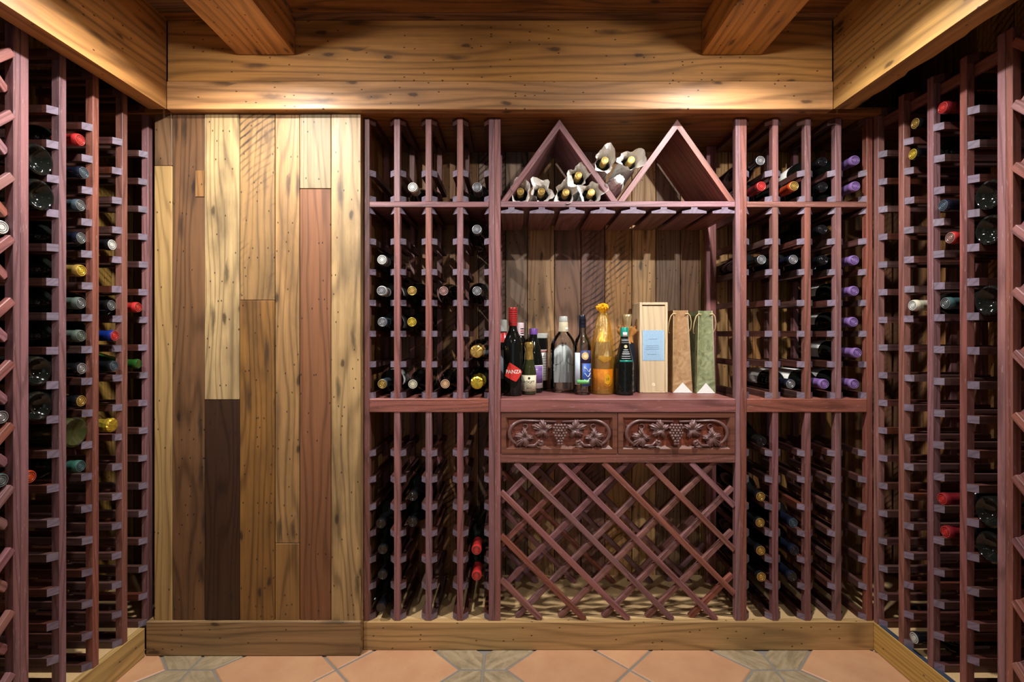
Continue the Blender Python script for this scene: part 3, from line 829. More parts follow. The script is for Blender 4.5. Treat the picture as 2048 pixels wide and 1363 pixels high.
# diamond lattice bin below the drawers (front pair of layers and a rear pair)
zl, zh = PL_TOP + .0012, Z(925.4)
p88 = 88.0 * K
for base in (.002, REAR):
    for slope, x_top, lay in ((-1, X(1031), 0), (1, X(1083), 1)):
        for k in range(-6, 8):
            # in (x,z): '\' slopes down to the right
            c = clip45(x_top + k * p88, zh, slope, CL + .001, CR - .001, zl, zh)
            if not c: continue
            yy = base + .0065 + lay * .0135
            strip('lattice_strip', (c[0][0] - cx, yy, c[0][1] - cz), (c[1][0] - cx, yy, c[1][1] - cz), .0175, .013, (0, 1, 0), M['redwood'], cu)

# ------------------------------------------------------------------ wine bottles lying in the racks
PROF = {
    'bordeaux': [(0, .024), (.008, .023), (.016, .018), (.023, .010), (.028, .002), (.031, 0), (.0355, .002), (.0370, .006), (.0370, .178), (.0355, .190), (.0300, .204), (.0215, .214), (.0160, .222), (.0142, .232), (.0138, .278), (.0150, .279), (.0150, .286), (.0125, .289), (0, .289)],
    'burgundy': [(0, .024), (.008, .023), (.016, .018), (.023, .010), (.029, .002), (.032, 0), (.0365, .002), (.0380, .006), (.0380, .135), (.0360, .155), (.0310, .178), (.0240, .202), (.0180, .222), (.0148, .242), (.0138, .278), (.0150, .279), (.0150, .286), (.0125, .289), (0, .289)],
    'champagne': [(0, .012), (.018, .008), (.034, 0), (.0395, .003), (.0405, .008), (.0405, .120), (.0385, .145), (.0320, .178), (.0235, .208), (.0178, .232), (.0150, .255), (.0150, .280), (.0165, .281), (.0165, .289), (0, .289)],
}
BL = .289
_bm = {}
def bottle_mesh(kind, glass):
    k = (kind, glass)
    if k not in _bm: _bm[k] = lathe('glass', PROF[kind], (M[glass],), 26)
    return _bm[k]
def capsule_mesh(col, length=.062):
    k = ('cap', col, length)
    if k not in _bm:
        z = BL
        _bm[k] = lathe('capsule', [(.0146, z - length), (.0152, z - length), (.0150, z - .013), (.0162, z - .0115), (.0162, z - .006), (.0158, z - .002), (.0146, z + .0008), (.0005, z + .0008), (.0005, z - .001)], (T(col),), 22)
    return _bm[k]
def captop_mesh(col):
    k = ('top', col)
    if k not in _bm:
        z = BL + .0008
        c_ = TONES[col]; dk = tone(col + ' groove', tuple(int(v * .45) for v in c_[0]), c_[1], c_[2], c_[3])
        _bm[k] = lathe('capsule_top', [(.0142, z - .001), (.0142, z + .0006), (.0134, z + .0010), (.0122, z + .0008), (.0116, z + .0002), (.0104, z + .0002), (.0098, z + .0008), (.0082, z + .0009), (.0076, z + .0003), (.0062, z + .0003), (.0056, z + .0009), (0, z + .0010)], (T(col), dk), 22, idx={3: 1, 4: 1, 5: 1, 8: 1})
    return _bm[k]
def foil_mesh(col):
    k = ('foil', col)
    if k not in _bm:
        r = random.Random(3)
        m_ = tone('crumpled ' + col, TONES[col][0], .25, .7, .1)
        _bm[k] = lathe('foil', [(.0236, .206), (.0215, .216), (.0190, .232), (.0165, .246), (.0160, .262), (.0172, .272), (.0188, .280), (.0190, .290), (.0150, .2935), (0, .294)], (m_,), 26, False,
                       lambda rr, zz, a: (rr * (1 + .09 * r.random()), zz + .002 * (r.random() - .5) if rr > .001 else zz))
    return _bm[k]
def label_mesh(R, z0, z1, mat, span=1.15):
    k = ('lab', R, z0, z1, mat.name, span)
    if k not in _bm: _bm[k] = patch('label', R, -span, span, z0, z1, mat, 16)
    return _bm[k]
ORD = 'zero one two three four five six seven eight nine ten eleven twelve thirteen fourteen fifteen sixteen seventeen eighteen'.split()
def bottle(tip, direction, kind, cap, top, label, group, glass='glass_dark', lab=None, roll=0.0, foil=False, tilt=0.0, base_out=False, caplen=.062):
    """a lying bottle whose tip (or base) is at `tip`, pointing along `direction`"""
    d = Vector(direction).normalized()
    if tilt: d = (d + Vector((0, 0, tilt))).normalized()
    zc = -d if base_out else d
    up = Vector((0, 0, 1)); yc = (-(up - zc * up.dot(zc))).normalized()   # local -Y is up, so labels face up
    xc = yc.cross(zc)
    R = Matrix((xc, yc, zc)).transposed() @ Matrix.Rotation(roll, 3, 'Z')
    loc = Vector(tip) - (zc * (BL + .001) if not base_out else Vector((0, 0, 0)))
    t = thing('wine_bottle', label, 'bottle', loc, R.to_euler(), group)
    obj('glass', bottle_mesh(kind, glass), t)
    if foil: obj('foil', foil_mesh(cap), t)
    elif cap:
        obj('capsule', capsule_mesh(cap, caplen), t)
        if top: obj('capsule_top', captop_mesh(top), t)
    if lab:
        rr = {'bordeaux': .0371, 'burgundy': .0381, 'champagne': .0406}[kind]
        obj('label', label_mesh(rr, .060, .152, lab), t)
    return t

AX = 0.0372     # bottle axis above the middle of its rails
LAB_W, LAB_C = M['paper_white'], M['label_cream']
def ccen(ups, c): return X((ups[c] + ups[c + 1]) / 2)
# (column, row pixel, kind, capsule, capsule top, glass, label, extra)
BACK_L = [
    (1, 397, 'burgundy', 'cream', 'white', {}), (3, 397, 'bordeaux', 'silver', 'silver', {}),
    (3, 481.5, 'bordeaux', 'grey', 'silver', {'lab': LAB_C, 'caplen': .03}), (0, 543, 'bordeaux', 'silver', 'white', {'caplen': .05}),
    (0, 605, 'bordeaux', 'white', 'silver', {'lab': LAB_W}), (1, 605, 'bordeaux', 'black', 'gold', {}),
    (2, 605, 'burgundy', 'black', 'pink bronze', {}), (3, 605, 'bordeaux', 'black', 'silver', {}),
    (0, 667, 'bordeaux', 'slate', 'silver', {'lab': LAB_W}), (1, 667, 'burgundy', 'black', 'yellow gold', {}),
    (3, 728.5, 'champagne', 'gold', None, {'foil': True}), (0, 790, 'bordeaux', 'slate', 'gold', {'lab': LAB_W}),
    (1, 790, 'burgundy', 'black', 'cream', {}), (2, 790, 'burgundy', 'black', 'tan', {}),
    (3, 790, 'champagne', 'yellow gold', None, {'foil': True}),
    (1, 1015, 'bordeaux', 'black', 'black', {}), (1, 1068, 'bordeaux', 'black', 'black', {}),
    (0, 1068, 'bordeaux', 'black', 'black', {}), (0, 1121, 'bordeaux', 'black', 'black', {}), (0, 1174, 'bordeaux', 'black', 'black', {}),
    (0, 1230, 'bordeaux', 'black', 'black', {}), (3, 1121, 'bordeaux', 'red', 'red', {'tilt': -.02}), (3, 1174, 'bordeaux', 'red', 'red', {'tilt': -.02}),
]
BACK_R = [
    (0, 345, 'burgundy', 'black', 'silver', {}), (0, 397, 'bordeaux', 'wine red', 'red', {'lab': LAB_W}), (1, 397, 'bordeaux', 'orange', 'gold', {'caplen': .075}),
    (2, 345, 'bordeaux', 'black', 'black', {'lab': LAB_W}), (2, 397, 'bordeaux', 'black', 'black', {}),
    (3, 345, 'bordeaux', 'purple', 'purple', {}), (3, 397, 'bordeaux', 'purple', 'purple', {}),
    (2, 481.5, 'bordeaux', 'black', 'black', {}), (0, 543, 'bordeaux', 'black', 'silver', {}), (1, 543, 'bordeaux', 'navy', 'silver', {}),
    (2, 543, 'bordeaux', 'black', 'black', {}),
    (3, 543, 'bordeaux', 'purple', 'purple', {'lab': LAB_W}), (3, 605, 'bordeaux', 'purple', 'purple', {'lab': LAB_W}),
    (3, 667, 'bordeaux', 'purple', 'purple', {'lab': LAB_W}), (3, 728.5, 'bordeaux', 'purple', 'purple', {'lab': LAB_W}),
    (3, 790, 'bordeaux', 'purple', 'purple', {'lab': LAB_W}), (2, 790, 'bordeaux', 'purple', 'purple', {'lab': LAB_W}),
    (1, 790, 'bordeaux', 'navy', 'silver', {'lab': LAB_W}),
    (0, 907, 'champagne', 'black', 'black', {'tilt': -.05}),
    (0, 1015, 'bordeaux', 'black', 'gold', {}), (0, 1068, 'bordeaux', 'black', 'gold', {}), (0, 1121, 'bordeaux', 'black', 'gold', {}), (0, 1174, 'bordeaux', 'black', 'gold', {}),
    (1, 1068, 'bordeaux', 'navy', 'slate', {}), (1, 1121, 'bordeaux', 'navy', 'navy', {}), (1, 1174, 'bordeaux', 'navy', 'navy', {}),
]
ALLROWS = [345, 397, 481.5, 543, 605, 667, 728.5, 790, 907, 960, 1015, 1068, 1121, 1174, 1230]
for ups, lst, rname, grp in ((L_UPS, BACK_L, 'left back rack', 'bottles in the rack beside the partition'),
                             (R_UPS, BACK_R, 'right back rack', 'bottles in the rack right of the niche')):
    for c, row, kind, cap, top, ex in lst:
        tier, rows = ('top', [345, 397]) if row < 400 else ('middle', MID_ROWS[1:]) if row < 800 else ('bottom', LOW_ROWS)
        zr = {1230: PL_TOP + RH / 2, 790: CTOP + RH / 2, 397: Z(403) + RH / 2}.get(row, Z(row))
        capn = ('%s foil' % cap) if ex.get('foil') else ('%s capsule' % cap if top in (None, cap) else '%s capsule tipped %s' % (cap, top))
        lb = 'bottle, %s, column %s, row %s down, %s tier, %s' % (capn, ('one', 'two', 'three', 'four')[c], ('one', 'two', 'three', 'four', 'five', 'six', 'seven')[rows.index(row)], tier, rname)
        ax = AX if kind != 'champagne' else AX + .004
        bottle((ccen(ups, c) + random.uniform(-.002, .004), D - .006 + random.uniform(-.004, .012), zr + ax), (0, -1, 0), kind, cap, top, lb, grp, roll=(.75 if ups is R_UPS else -.75) + random.uniform(-.25, .25), **ex)

SIDE_C = [None] + [(SIDE_Y[i] + SIDE_Y[i + 1]) / 2 for i in range(4)]
SL = [  # column, row, kind, capsule, top, extra
    (3, 6, 'bordeaux', 'red', 'red', {}), (3, 5, 'bordeaux', 'navy', 'slate', {}), (3, 4, 'bordeaux', 'slate', 'grey', {}), (3, 3, 'bordeaux', 'navy', 'grey', {}),
    (2, 3, 'bordeaux', 'black', 'white', {}), (3, 2, 'bordeaux', 'gold', 'yellow gold', {'caplen': .08}), (3, 1, 'bordeaux', 'grey green', 'grey', {}), (3, 0, 'bordeaux', 'grey green', 'grey green', {}),
    (2, 1, 'bordeaux', 'black', 'grey', {}), (2, 0, 'bordeaux', 'blue', 'red', {}), (1, 1, 'bordeaux', 'red', 'red', {}),
    (4, -1, 'bordeaux', None, None, {'base_out': True}), (4, -2, 'bordeaux', None, None, {'base_out': True}), (4, 5, 'burgundy', None, None, {'base_out': True}), (4, 4, 'burgundy', None, None, {'base_out': True}),
    (3, -1, 'burgundy', 'black', 'silver', {}), (3, -2, 'bordeaux', 'black', 'gold', {}), (2, -1, 'bordeaux', 'black', 'slate', {}),
    (1, -1, 'burgundy', None, None, {'glass': 'glass_green'}), (3, -3, 'champagne', None, None, {'base_out': True, 'glass': 'glass_olive'}),
    (2, -3, 'champagne', 'yellow gold', None, {'foil': True}), (3, -4, 'bordeaux', 'teal', 'dark teal', {}), (4, -4, 'bordeaux', 'orange', 'orange', {'deep': .045}),
]
SR = [
    (2, 7, 'bordeaux', 'black', 'gold', {}), (2, 6, 'bordeaux', 'black', 'yellow gold', {}), (3, 7, 'bordeaux', 'wine red', 'red', {}), (3, 4, 'bordeaux', 'navy', 'slate', {}),
    (4, 4, 'bordeaux', None, None, {'base_out': True}), (3, 3, 'bordeaux', 'red', 'pink bronze', {'deep': .012, 'caplen': .02}), (4, 3, 'bordeaux', None, None, {'base_out': True}),
    (2, 1, 'bordeaux', 'cream', 'white', {}), (3, 1, 'bordeaux', 'dark teal', 'grey', {}), (4, 1, 'burgundy', None, None, {'base_out': True}),
    (3, -5, 'bordeaux', 'wine red', 'red', {}), (3, -6, 'bordeaux', 'wine red', 'red', {}), (4, -5, 'burgundy', None, None, {'base_out': True}), (4, -6, 'burgundy', None, None, {'base_out': True}),
    (2, -10, 'bordeaux', 'black', 'white', {}),
]
for sgn, lst, rname in ((-1, SL, 'left wall rack'), (1, SR, 'right wall rack')):
    for c, n, kind, cap, top, ex in lst:
        ex = dict(ex); deep = ex.pop('deep', 0.0)
        capn = 'base outward' if ex.get('base_out') else 'bare green glass' if not cap else ('%s foil' % cap if ex.get('foil') else ('%s capsule' % cap if top == cap else '%s capsule tipped %s' % (cap, top)))
        lb = 'bottle, %s, column %s off corner, row %s up, %s' % (capn, ('', 'one', 'two', 'three', 'four')[c], ORD[n + 11], rname)
        z = (side_z(n) if n > -10 else PL_TOP + RH / 2) + (AX if kind != 'champagne' else AX + .004)
        x = sgn * (SIDE_X - .006 + deep + random.uniform(-.004, .006) + (.02 if ex.get('base_out') else 0))
        bottle((x, SIDE_C[c] + random.uniform(-.002, .002), z), (-sgn, 0, 0), kind, cap, top, lb, 'bottles in the ' + rname, roll=random.uniform(-.3, .3), **ex)
# bottles lying in the diamonds of the left lattice bin
for zz, cap, top in ((ZC - .186, 'black', 'silver'), (ZC - .328, 'dark teal', 'grey'), (ZC + .240, 'white', 'white')):
    lb = 'bottle with %s capsule in the left lattice bin, %s' % (cap, {'black': 'upper of the two dark ones', 'dark teal': 'lower of the two dark ones', 'white': 'above eye level'}[cap])
    bottle((-SIDE_X - .004, SIDE_Y[-1] - .047, zz), (1, 0, 0), 'bordeaux', cap, top, lb, 'bottles in the left lattice bin')

# bottles wrapped in tissue in the gabled bins
def wrap_mesh(seed, closed=False, open_=.048):
    r = random.Random(seed); seg = 30
    prof = [(0, .0), (.030, -.002), (.0415, .004), (.0425, .05), (.0420, .11), (.0415, .150), (.0395, .180), (.034, .205), (.0345, .226), (.035, .243), (.038, .262), (open_ * .95, .280), (open_ * 1.08, .298)]
    if closed: prof = prof[:-4] + [(.030, .245), (.026, .265), (.024, .285), (.022, .296), (.012, .303), (0, .305)]
    ph = [r.uniform(0, 6.3) for _ in range(6)]
    def jig(rr, zz, a):
        if rr < .001: return rr, zz
        f = 1 + .05 * math.sin(5 * a + ph[0] + zz * 30) + .05 * math.sin(9 * a + ph[1] - zz * 55) + r.uniform(-.045, .045)
        e = 0
        if zz > .255 and not closed:
            k = (zz - .255) / .043
            f *= 1 + k * (.26 * math.sin(2 * a + ph[2]) + .16 * math.sin(5 * a + ph[3]))
            e = k * (.016 * math.sin(2 * a + ph[4]) + .008 * r.uniform(-1, 1))
        # paper never dips inside the glass
        lim = max([p[0] + .0015 for p, q_ in zip(PROF['bordeaux'][4:-1], PROF['bordeaux'][5:]) if p[1] - .012 <= zz <= q_[1] + .012] or [.016])
        return max(rr * f, min(lim, rr + .004) if zz > .255 else lim), zz + e
    me = lathe('tissue_wrap', prof if closed else prof, (M['tissue'],), seg, False, jig)
    if not closed:      # open mouth: drop the end cap
        bm = bmesh.new(); bm.from_mesh(me)
        big = max(bm.faces, key=lambda f: len(f.verts)); bmesh.ops.delete(bm, geom=[big], context='FACES'); bm.to_mesh(me); bm.free()
    return me
def zsh(px_, py_, Y=D): return X(px_, Y), Z(py_, Y)
WR = [  # tip pixel x,y, closed, description
    (1041, 382, False, 'leftmost on the shelf in the left gable'), (1083, 382, False, 'second from left in the left gable'),
    (1157, 350, False, 'on top of the pile in the left gable'), (1132, 384, False, 'lower left of the pile in the left gable'), (1183, 384, False, 'lower right of the pile in the left gable'),
    (1210, 320, False, 'left of two between the gables'), (1263, 319, False, 'right of two between the gables'), (1238, 360, True, 'closed paper bundle low between the gables'),
]
for i, (wx, wy, closed, desc) in enumerate(WR):
    Yt = D + .012
    x, z = X(wx, Yt), Z(wy, Yt)
    t = thing('wrapped_bottle', ('tissue wrapped bottle with gold capsule, ' if not closed else 'tissue wrapped bottle twisted shut, ') + desc, 'bottle', (x, Yt + .209, z), (PI / 2, 0, random.uniform(-.05, .05)), 'tissue wrapped bottles')
    t.rotation_euler = (PI / 2 + .0, 0, 0)
    t.scale = (.72,) * 3
    obj('glass', bottle_mesh('bordeaux', 'glass_dark'), t)
    if not closed:
        obj('capsule', capsule_mesh('gold'), t); obj('capsule_top', captop_mesh('gold'), t)
    obj('tissue_wrap', wrap_mesh(20 + i, closed), t)

# ------------------------------------------------------------------ things on the counter
def stand(name, label, cat, x, y): return thing(name, label, cat, (x, y, CTOP + .0006))
def hollow(name, prof, mat, wall=.0022, seg=32, jig=None):
    inner = [(max(0, r - wall), z) for r, z in prof]
    zb = prof[0][1] + .006
    inn = [(0, zb)] + [(r, max(z, zb)) for r, z in inner if z > zb - .004 and r > .001]
    return lathe(name, prof + inn[::-1], (mat,), seg, True, jig)
# dark bottle with red ringed capsule and a red diamond label
t = stand('wine_bottle', 'black glass bottle with red ringed neck and red diamond label', 'bottle', 0.0, 1.615)
R_ = .0325
obj('glass', lathe('glass', [(0, .003), (.026, 0), (.031, .002), (R_, .006), (R_, .165), (.031, .180), (.026, .194), (.019, .207), (.0145, .219), (.0130, .232), (.0128, .285), (0, .286)], (M['glass_dark'],), 30), t)
cp = [(.0142, .232)]
for i in range(9):
    z = .234 + i * .0062
    cp += [(.0150, z), (.0150, z + .0042), (.0141, z + .0046), (.0141, z + .0060)]
cp += [(.0146, .290), (.0135, .2935), (0, .294)]
capm = obj('capsule', lathe('capsule', cp, (T('red'),), 26), t)
for i in range(9):
    z = .234 + i * .0062
    obj('stripe', lathe('stripe', [(.0142, z + .0045), (.01445, z + .0047), (.01445, z + .0059), (.0142, z + .0061)], (T('black'),), 26), capm)
# diamond label bent round the glass
def bent_poly(name, pts, R, mat, n=18, off=.0004):
    """closed outline (x,z) with a convex shape, cut into columns and bent round the glass"""
    xs = [p[0] for p in pts]; x0, x1 = min(xs), max(xs); vs, fs = [], []
    def span(x):
        zs = []
        for (a, b), (c, d) in zip(pts, pts[1:] + pts[:1]):
            if min(a, c) - 1e-9 <= x <= max(a, c) + 1e-9 and abs(c - a) > 1e-9: zs.append(b + (d - b) * (x - a) / (c - a))
        return min(zs), max(zs)
    for i in range(n + 1):
        x = x0 + (x1 - x0) * (.0005 + .999 * i / n); lo, hi = span(x)
        for z in (lo, hi): vs.append(((R + off) * math.sin(x / R), -(R + off) * math.cos(x / R), z))
    for i in range(n): fs.append((i * 2, i * 2 + 2, i * 2 + 3, i * 2 + 1))
    return mesh(name, vs, fs, (mat,), True)
lb = obj('label', bent_poly('label', [(-.030, .066), (.010, .047), (.038, .080), (-.012, .112)], R_, M['label_red'], off=.0006), t)
o = obj('lettering', text_mesh('PANZA', .0175, M['ink_white'], R_ + .0011), lb, (0, 0, .080), (0, 0, 0)); o.rotation_euler = (0, 0, .08)
# small sparkling wine with gold foil
t = stand('sparkling_bottle', 'small sparkling wine bottle with gold foil neck and cream label', 'bottle', .0543, 1.640)
R_ = .0253
obj('glass', lathe('glass', [(0, .003), (.020, 0), (.0242, .002), (R_, .006), (R_, .068), (.0240, .082), (.0195, .100), (.0150, .116), (.0125, .130), (.0120, .165), (0, .166)], (M['glass_olive'],), 28), t)
rf = random.Random(9)
obj('foil', lathe('foil', [(.0152, .118), (.0140, .132), (.0132, .146), (.0140, .154), (.0155, .161), (.0150, .172), (.0120, .1775), (0, .178)], (tone('crumpled gold', (196, 160, 84), .25, .7, .1),), 24, False, lambda r, z, a: (r * (1 + .08 * rf.random()), z)), t)
lb = obj('label', patch('label', R_ + .0003, -1.25, 1.25, .012, .066, M['label_cream']), t)
for tx, sz, z in (('ROGET', .0125, .043), ('BRUT', .0075, .0225)): obj('lettering', text_mesh(tx, sz, M['ink'], R_ + .0011), lb, (0, 0, z))
obj('crest', bent_poly('crest', [(-.004, .055), (0, .051), (.004, .055), (.003, .060), (-.003, .060)], R_, M['ink'], 8, .0010), lb)
for z in (.034, .029, .0155): obj('rule_line', patch('rule_line', R_ + .0008, -.55, .55, z, z + .0008, M['ink'], 10, .0002), lb)
# purple capped bottle
t = stand('liqueur_bottle', 'dark bottle with violet cap and violet label behind the sparkling wine', 'bottle', .0726, 1.702)
R_ = .0335
obj('glass', lathe('glass', [(0, .003), (.028, 0), (.0325, .002), (R_, .006), (R_, .098), (.0310, .125), (.0255, .152), (.0180, .176), (.0135, .194), (.0130, .212), (0, .213)], (M['glass_dark'],), 30), t)
obj('cap', lathe('cap', [(.0145, .203), (.0150, .2035), (.0150, .222), (.0140, .2245), (0, .225)], (T('violet'),), 24), t)
lb = obj('label', patch('label', R_ + .0003, -1.3, 1.3, .016, .096, M['paper_white']), t)
obj('label_panel', patch('label_panel', R_ + .0008, .10, 1.1, .034, .094, T('purple'), 12, .0002), lb)
for z in (.058, .078, .083): obj('rule_line', patch('rule_line', R_ + .0011, .18, 1.0, z, z + .0016, T('violet'), 10, .0002), lb)
# jar at the back
t = stand('jar', 'wide dark jar with white lid and white label behind the violet cap', 'jar', .0917, 1.7735)
R_ = .0375
obj('glass', lathe('glass', [(0, .003), (.033, 0), (.0365, .002), (R_, .006), (R_, .175), (.0365, .186), (.0355, .194), (0, .1945)], (M['glass_dark'],), 30), t)
obj('lid', lathe('lid', [(.0372, .190), (.0378, .191), (.0378, .196), (.0372, .1965), (.0372, .198), (.0378, .1985), (.0378, .2065), (.0365, .208), (0, .208)], (T('white'),), 30), t)
lb = obj('label', patch('label', R_ + .0003, -1.2, 1.2, .036, .148, M['paper_white']), t)
for z in (.036, .138): obj('label_band', patch('label_band', R_ + .0008, -1.2, 1.2, z, z + .009 if z > .1 else z + .003, tone('dusty rose', (176, 116, 110), .6), 14, .0002), lb)
for k in range(9): obj('rule_line', patch('rule_line', R_ + .0008, .25, .95, .052 + k * .009, .0535 + k * .009, tone('faded ink', (120, 120, 130), .7), 8, .0002), lb)
# bottle half hidden by the left upright
t = stand('liqueur_bottle', 'bottle with white cap half hidden behind the left upright of the niche', 'bottle', -.0365, 1.700)
R_ = .0345
obj('glass', lathe('glass', [(0, .003), (.029, 0), (.0335, .002), (R_, .006), (R_, .155), (.0325, .172), (.0270, .190), (.0185, .206), (.0140, .214), (.0130, .240), (0, .241)], (M['glass_dark'],), 30), t)
obj('cap', lathe('cap', [(.0145, .214), (.0150, .2145), (.0150, .253), (.0140, .2555), (0, .256)], (T('white'),), 24), t)
obj('shoulder_band', lathe('shoulder_band', [(.0330, .176), (.0275, .1915), (.0192, .207), (.0170, .2105)], (T('red'),), 30), t)
obj('label', patch('label', R_ + .0003, -1.4, 1.4, .05, .15, tone('pale blue label', (180, 190, 204), .6)), t)
# bottle behind the red-necked one
t = stand('liqueur_bottle', 'bottle with pink and white printed cap behind the red ringed neck', 'bottle', .0262, 1.766)
R_ = .026
obj('glass', lathe('glass', [(0, .003), (.022, 0), (.025, .002), (R_, .006), (R_, .150), (.024, .168), (.0185, .188), (.0135, .202), (.0120, .235), (0, .236)], (M['glass_dark'],), 28), t)
c_ = obj('cap', lathe('cap', [(.0138, .190), (.0143, .1905), (.0143, .244), (.0135, .2465), (0, .247)], (tone('pale pink', (222, 196, 200), .4),), 24), t)
for z, tn in ((.193, 'red'), (.206, 'black'), (.214, 'red'), (.222, 'black')): obj('stripe', patch('stripe', .01435, .1, 1.2, z, z + .004, T(tn), 8, .0003), c_)
# clear flat bottle
t = stand('spirit_bottle', 'clear flat flask bottle with white cap and cream neck band', 'bottle', .1796, 1.712)
def oval(r, z, a):
    k = min(1.0, max(0.0, (r - .014) / .03))
    c, s = abs(math.cos(a)), abs(math.sin(a))
    sq_ = 1.0 / (c ** 3.2 + s ** 3.2) ** (1 / 3.2)
    f = 1 + (sq_ - 1) * k
    ex = (1 - k) + k * math.hypot(1.0 * math.cos(a), .62 * math.sin(a))
    return r * f * ex, z
gl = [(0, .004), (.036, 0), (.0435, .003), (.0455, .009), (.0455, .150), (.0440, .168), (.0370, .186), (.0260, .202), (.0170, .213), (.0140, .222), (.0138, .258), (.0110, .2585)]
obj('glass', hollow('glass', gl, M['glass_clear'], .0026, 40, oval), t)
water = plain('water', (0.98, 1, 1, 1), 0.0, trans=1.0, ior=1.33)
band = obj('neck_band', lathe('neck_band', [(.0172, .214), (.0175, .2145), (.0158, .247), (.0152, .2475)], (M['label_cream'],), 26), t)
obj('barcode_patch', patch('barcode_patch', .0169, .35, 1.1, .217, .228, M['paper_white'], 8, .0004), band)
obj('cap', lathe('cap', [(.0155, .248), (.0158, .2485), (.0148, .266), (.0138, .268), (0, .268)], (T('white'),), 26), t)
bl = [(-.034, .030), (.034, .030)] + [(.034 * math.cos(PI * k / 16), .128 + .040 * math.sin(PI * k / 16)) for k in range(17)]
obj('pale_panel', mesh('pale_panel', [(a, .0292 - .006 * (a / .034) ** 2, b) for a, b in bl] + [(a, .0297 - .006 * (a / .034) ** 2, b) for a, b in bl], [tuple(range(19)), tuple(range(19, 38))[::-1]] + [(k, k + 19, (k + 1) % 19 + 19, (k + 1) % 19) for k in range(19)], (tone('pale panel', (238, 238, 236), .4),)), t)  # pale arch added behind the glass, standing in for brightness refracted through it
# the same flask has a moulded grip: two raised ribs on the front
for s in (-1, 1):
    obj('moulded_rib', tube('moulded_rib', [(s * .0055, -.0283, .175), (s * .006, -.0287, .145), (s * .007, -.0288, .112), (s * .018, -.0290, .100), (s * .032, -.0285, .096)], .0018, M['glass_clear']), t)
# clear bottle with navy cap
t = stand('spirit_bottle', 'clear round bottle with navy cap, blue label and sun emblem', 'bottle', .237, 1.640)
R_ = .0287
obj('glass', hollow('glass', [(0, .004), (.024, 0), (.0275, .002), (R_, .007), (R_, .160), (.0275, .174), (.0225, .188), (.0155, .199), (.0120, .208), (.0115, .236), (.010, .2365)], M['glass_clear'], .0022, 34), t)
obj('cap', lathe('cap', [(.0122, .226), (.0132, .2265), (.0132, .236), (.0127, .2365), (.0132, .2372), (.0132, .246), (.0127, .2465), (.0132, .2472), (.0132, .257), (.0115, .259), (.0115, .266), (.0095, .270), (0, .2705)], (T('navy'),), 26), t)
navy = tone('deep blue label', (34, 44, 92), .45); mid = tone('mid blue label', (46, 84, 158), .45)
lb = obj('label', patch('label', R_ + .0003, -.35, 1.3, .108, .150, navy), t)
lb2 = obj('label', patch('label', R_ + .0003, -.15, 1.3, .030, .106, mid), t)
em = [( .006 + .0135 * math.cos(a) * (1 if i % 2 else .86), .131 + .0135 * math.sin(a) * (1 if i % 2 else .86)) for i, a in enumerate([2 * PI * k / 28 for k in range(28)])]
obj('sun_emblem', bent_poly('sun_emblem', [(.006 + .0125 * math.cos(2 * PI * k / 24), .131 + .0125 * math.sin(2 * PI * k / 24)) for k in range(24)], R_, tone('emblem gold', (222, 190, 130), .4), 20, .0010), lb)
obj('emblem_ring', bent_poly('emblem_ring', [(.006 + .0095 * math.cos(2 * PI * k / 24), .131 + .0095 * math.sin(2 * PI * k / 24)) for k in range(24)], R_, tone('emblem amber', (206, 158, 92), .4), 20, .0014), lb)
obj('emblem_face', bent_poly('emblem_face', [(.006 + .0070 * math.cos(2 * PI * k / 24), .131 + .0070 * math.sin(2 * PI * k / 24)) for k in range(24)], R_, tone('emblem cream', (236, 214, 164), .4), 18, .0018), lb)
for k in range(3):
    obj('swirl', tube('swirl', [((R_ + .0012) * math.sin(a), -(R_ + .0012) * math.cos(a), .084 - k * .017 + .006 * math.sin(a * 7 + k)) for a in [.1 + .09 * i for i in range(11)]], .0010, M['ink_white'], 6), lb2)
obj('side_label', patch('side_label', R_ + .0003, -1.15, -.42, .034, .142, tone('pale blue paper', (196, 212, 222), .6)), t)
obj('green_tag', patch('green_tag', R_ + .0012, -.8, .75, .037, .051, tone('green tag', (96, 172, 96), .5)), t)
# champagne in golden cellophane
t = stand('champagne_bottle', 'champagne bottle wrapped in golden cellophane with a tuft on top', 'bottle', .3103, 1.662)
R_ = .0375
obj('glass', lathe('glass', [(0, .004), (.032, 0), (.0365, .002), (R_, .007), (R_, .110), (.0355, .135), (.0295, .165), (.0220, .192), (.0160, .215), (.0142, .235), (.0150, .262), (0, .263)], (M['glass_amber'],), 32), t)
obj('foil', lathe('foil', [(.0270, .178), (.0225, .194), (.0178, .212), (.0158, .232), (.0168, .248), (.0180, .258), (.0170, .268), (0, .270)], (tone('crumpled yellow gold', (206, 176, 60), .25, .7, .1),), 26, False, lambda r, z, a: (r * (1 + .07 * rf.random()), z)), t)
lb = obj('label', patch('label', R_ + .0003, -1.3, 1.3, .012, .086, tone('amber label', (200, 128, 24), .4)), t)
obj('oval_badge', bent_poly('oval_badge', [(.010 + .0115 * math.cos(2 * PI * k / 24), .052 + .0175 * math.sin(2 * PI * k / 24)) for k in range(24)], R_, tone('lemon badge', (226, 202, 40), .4), 20, .0012), lb)
obj('monogram', text_mesh('LR', .012, tone('olive ink', (120, 100, 10), .5), R_ + .0018), lb, (0, 0, .052), (0, 0, .27))
obj('badge_ring', tube('badge_ring', [((R_ + .0012) * math.sin((.010 + .016 * math.cos(a)) / R_), -(R_ + .0012) * math.cos((.010 + .016 * math.cos(a)) / R_), .050 + .022 * math.sin(a)) for a in [PI * .95 + PI * 1.1 * i / 16 for i in range(17)]], .0011, T('yellow gold'), 6), lb)
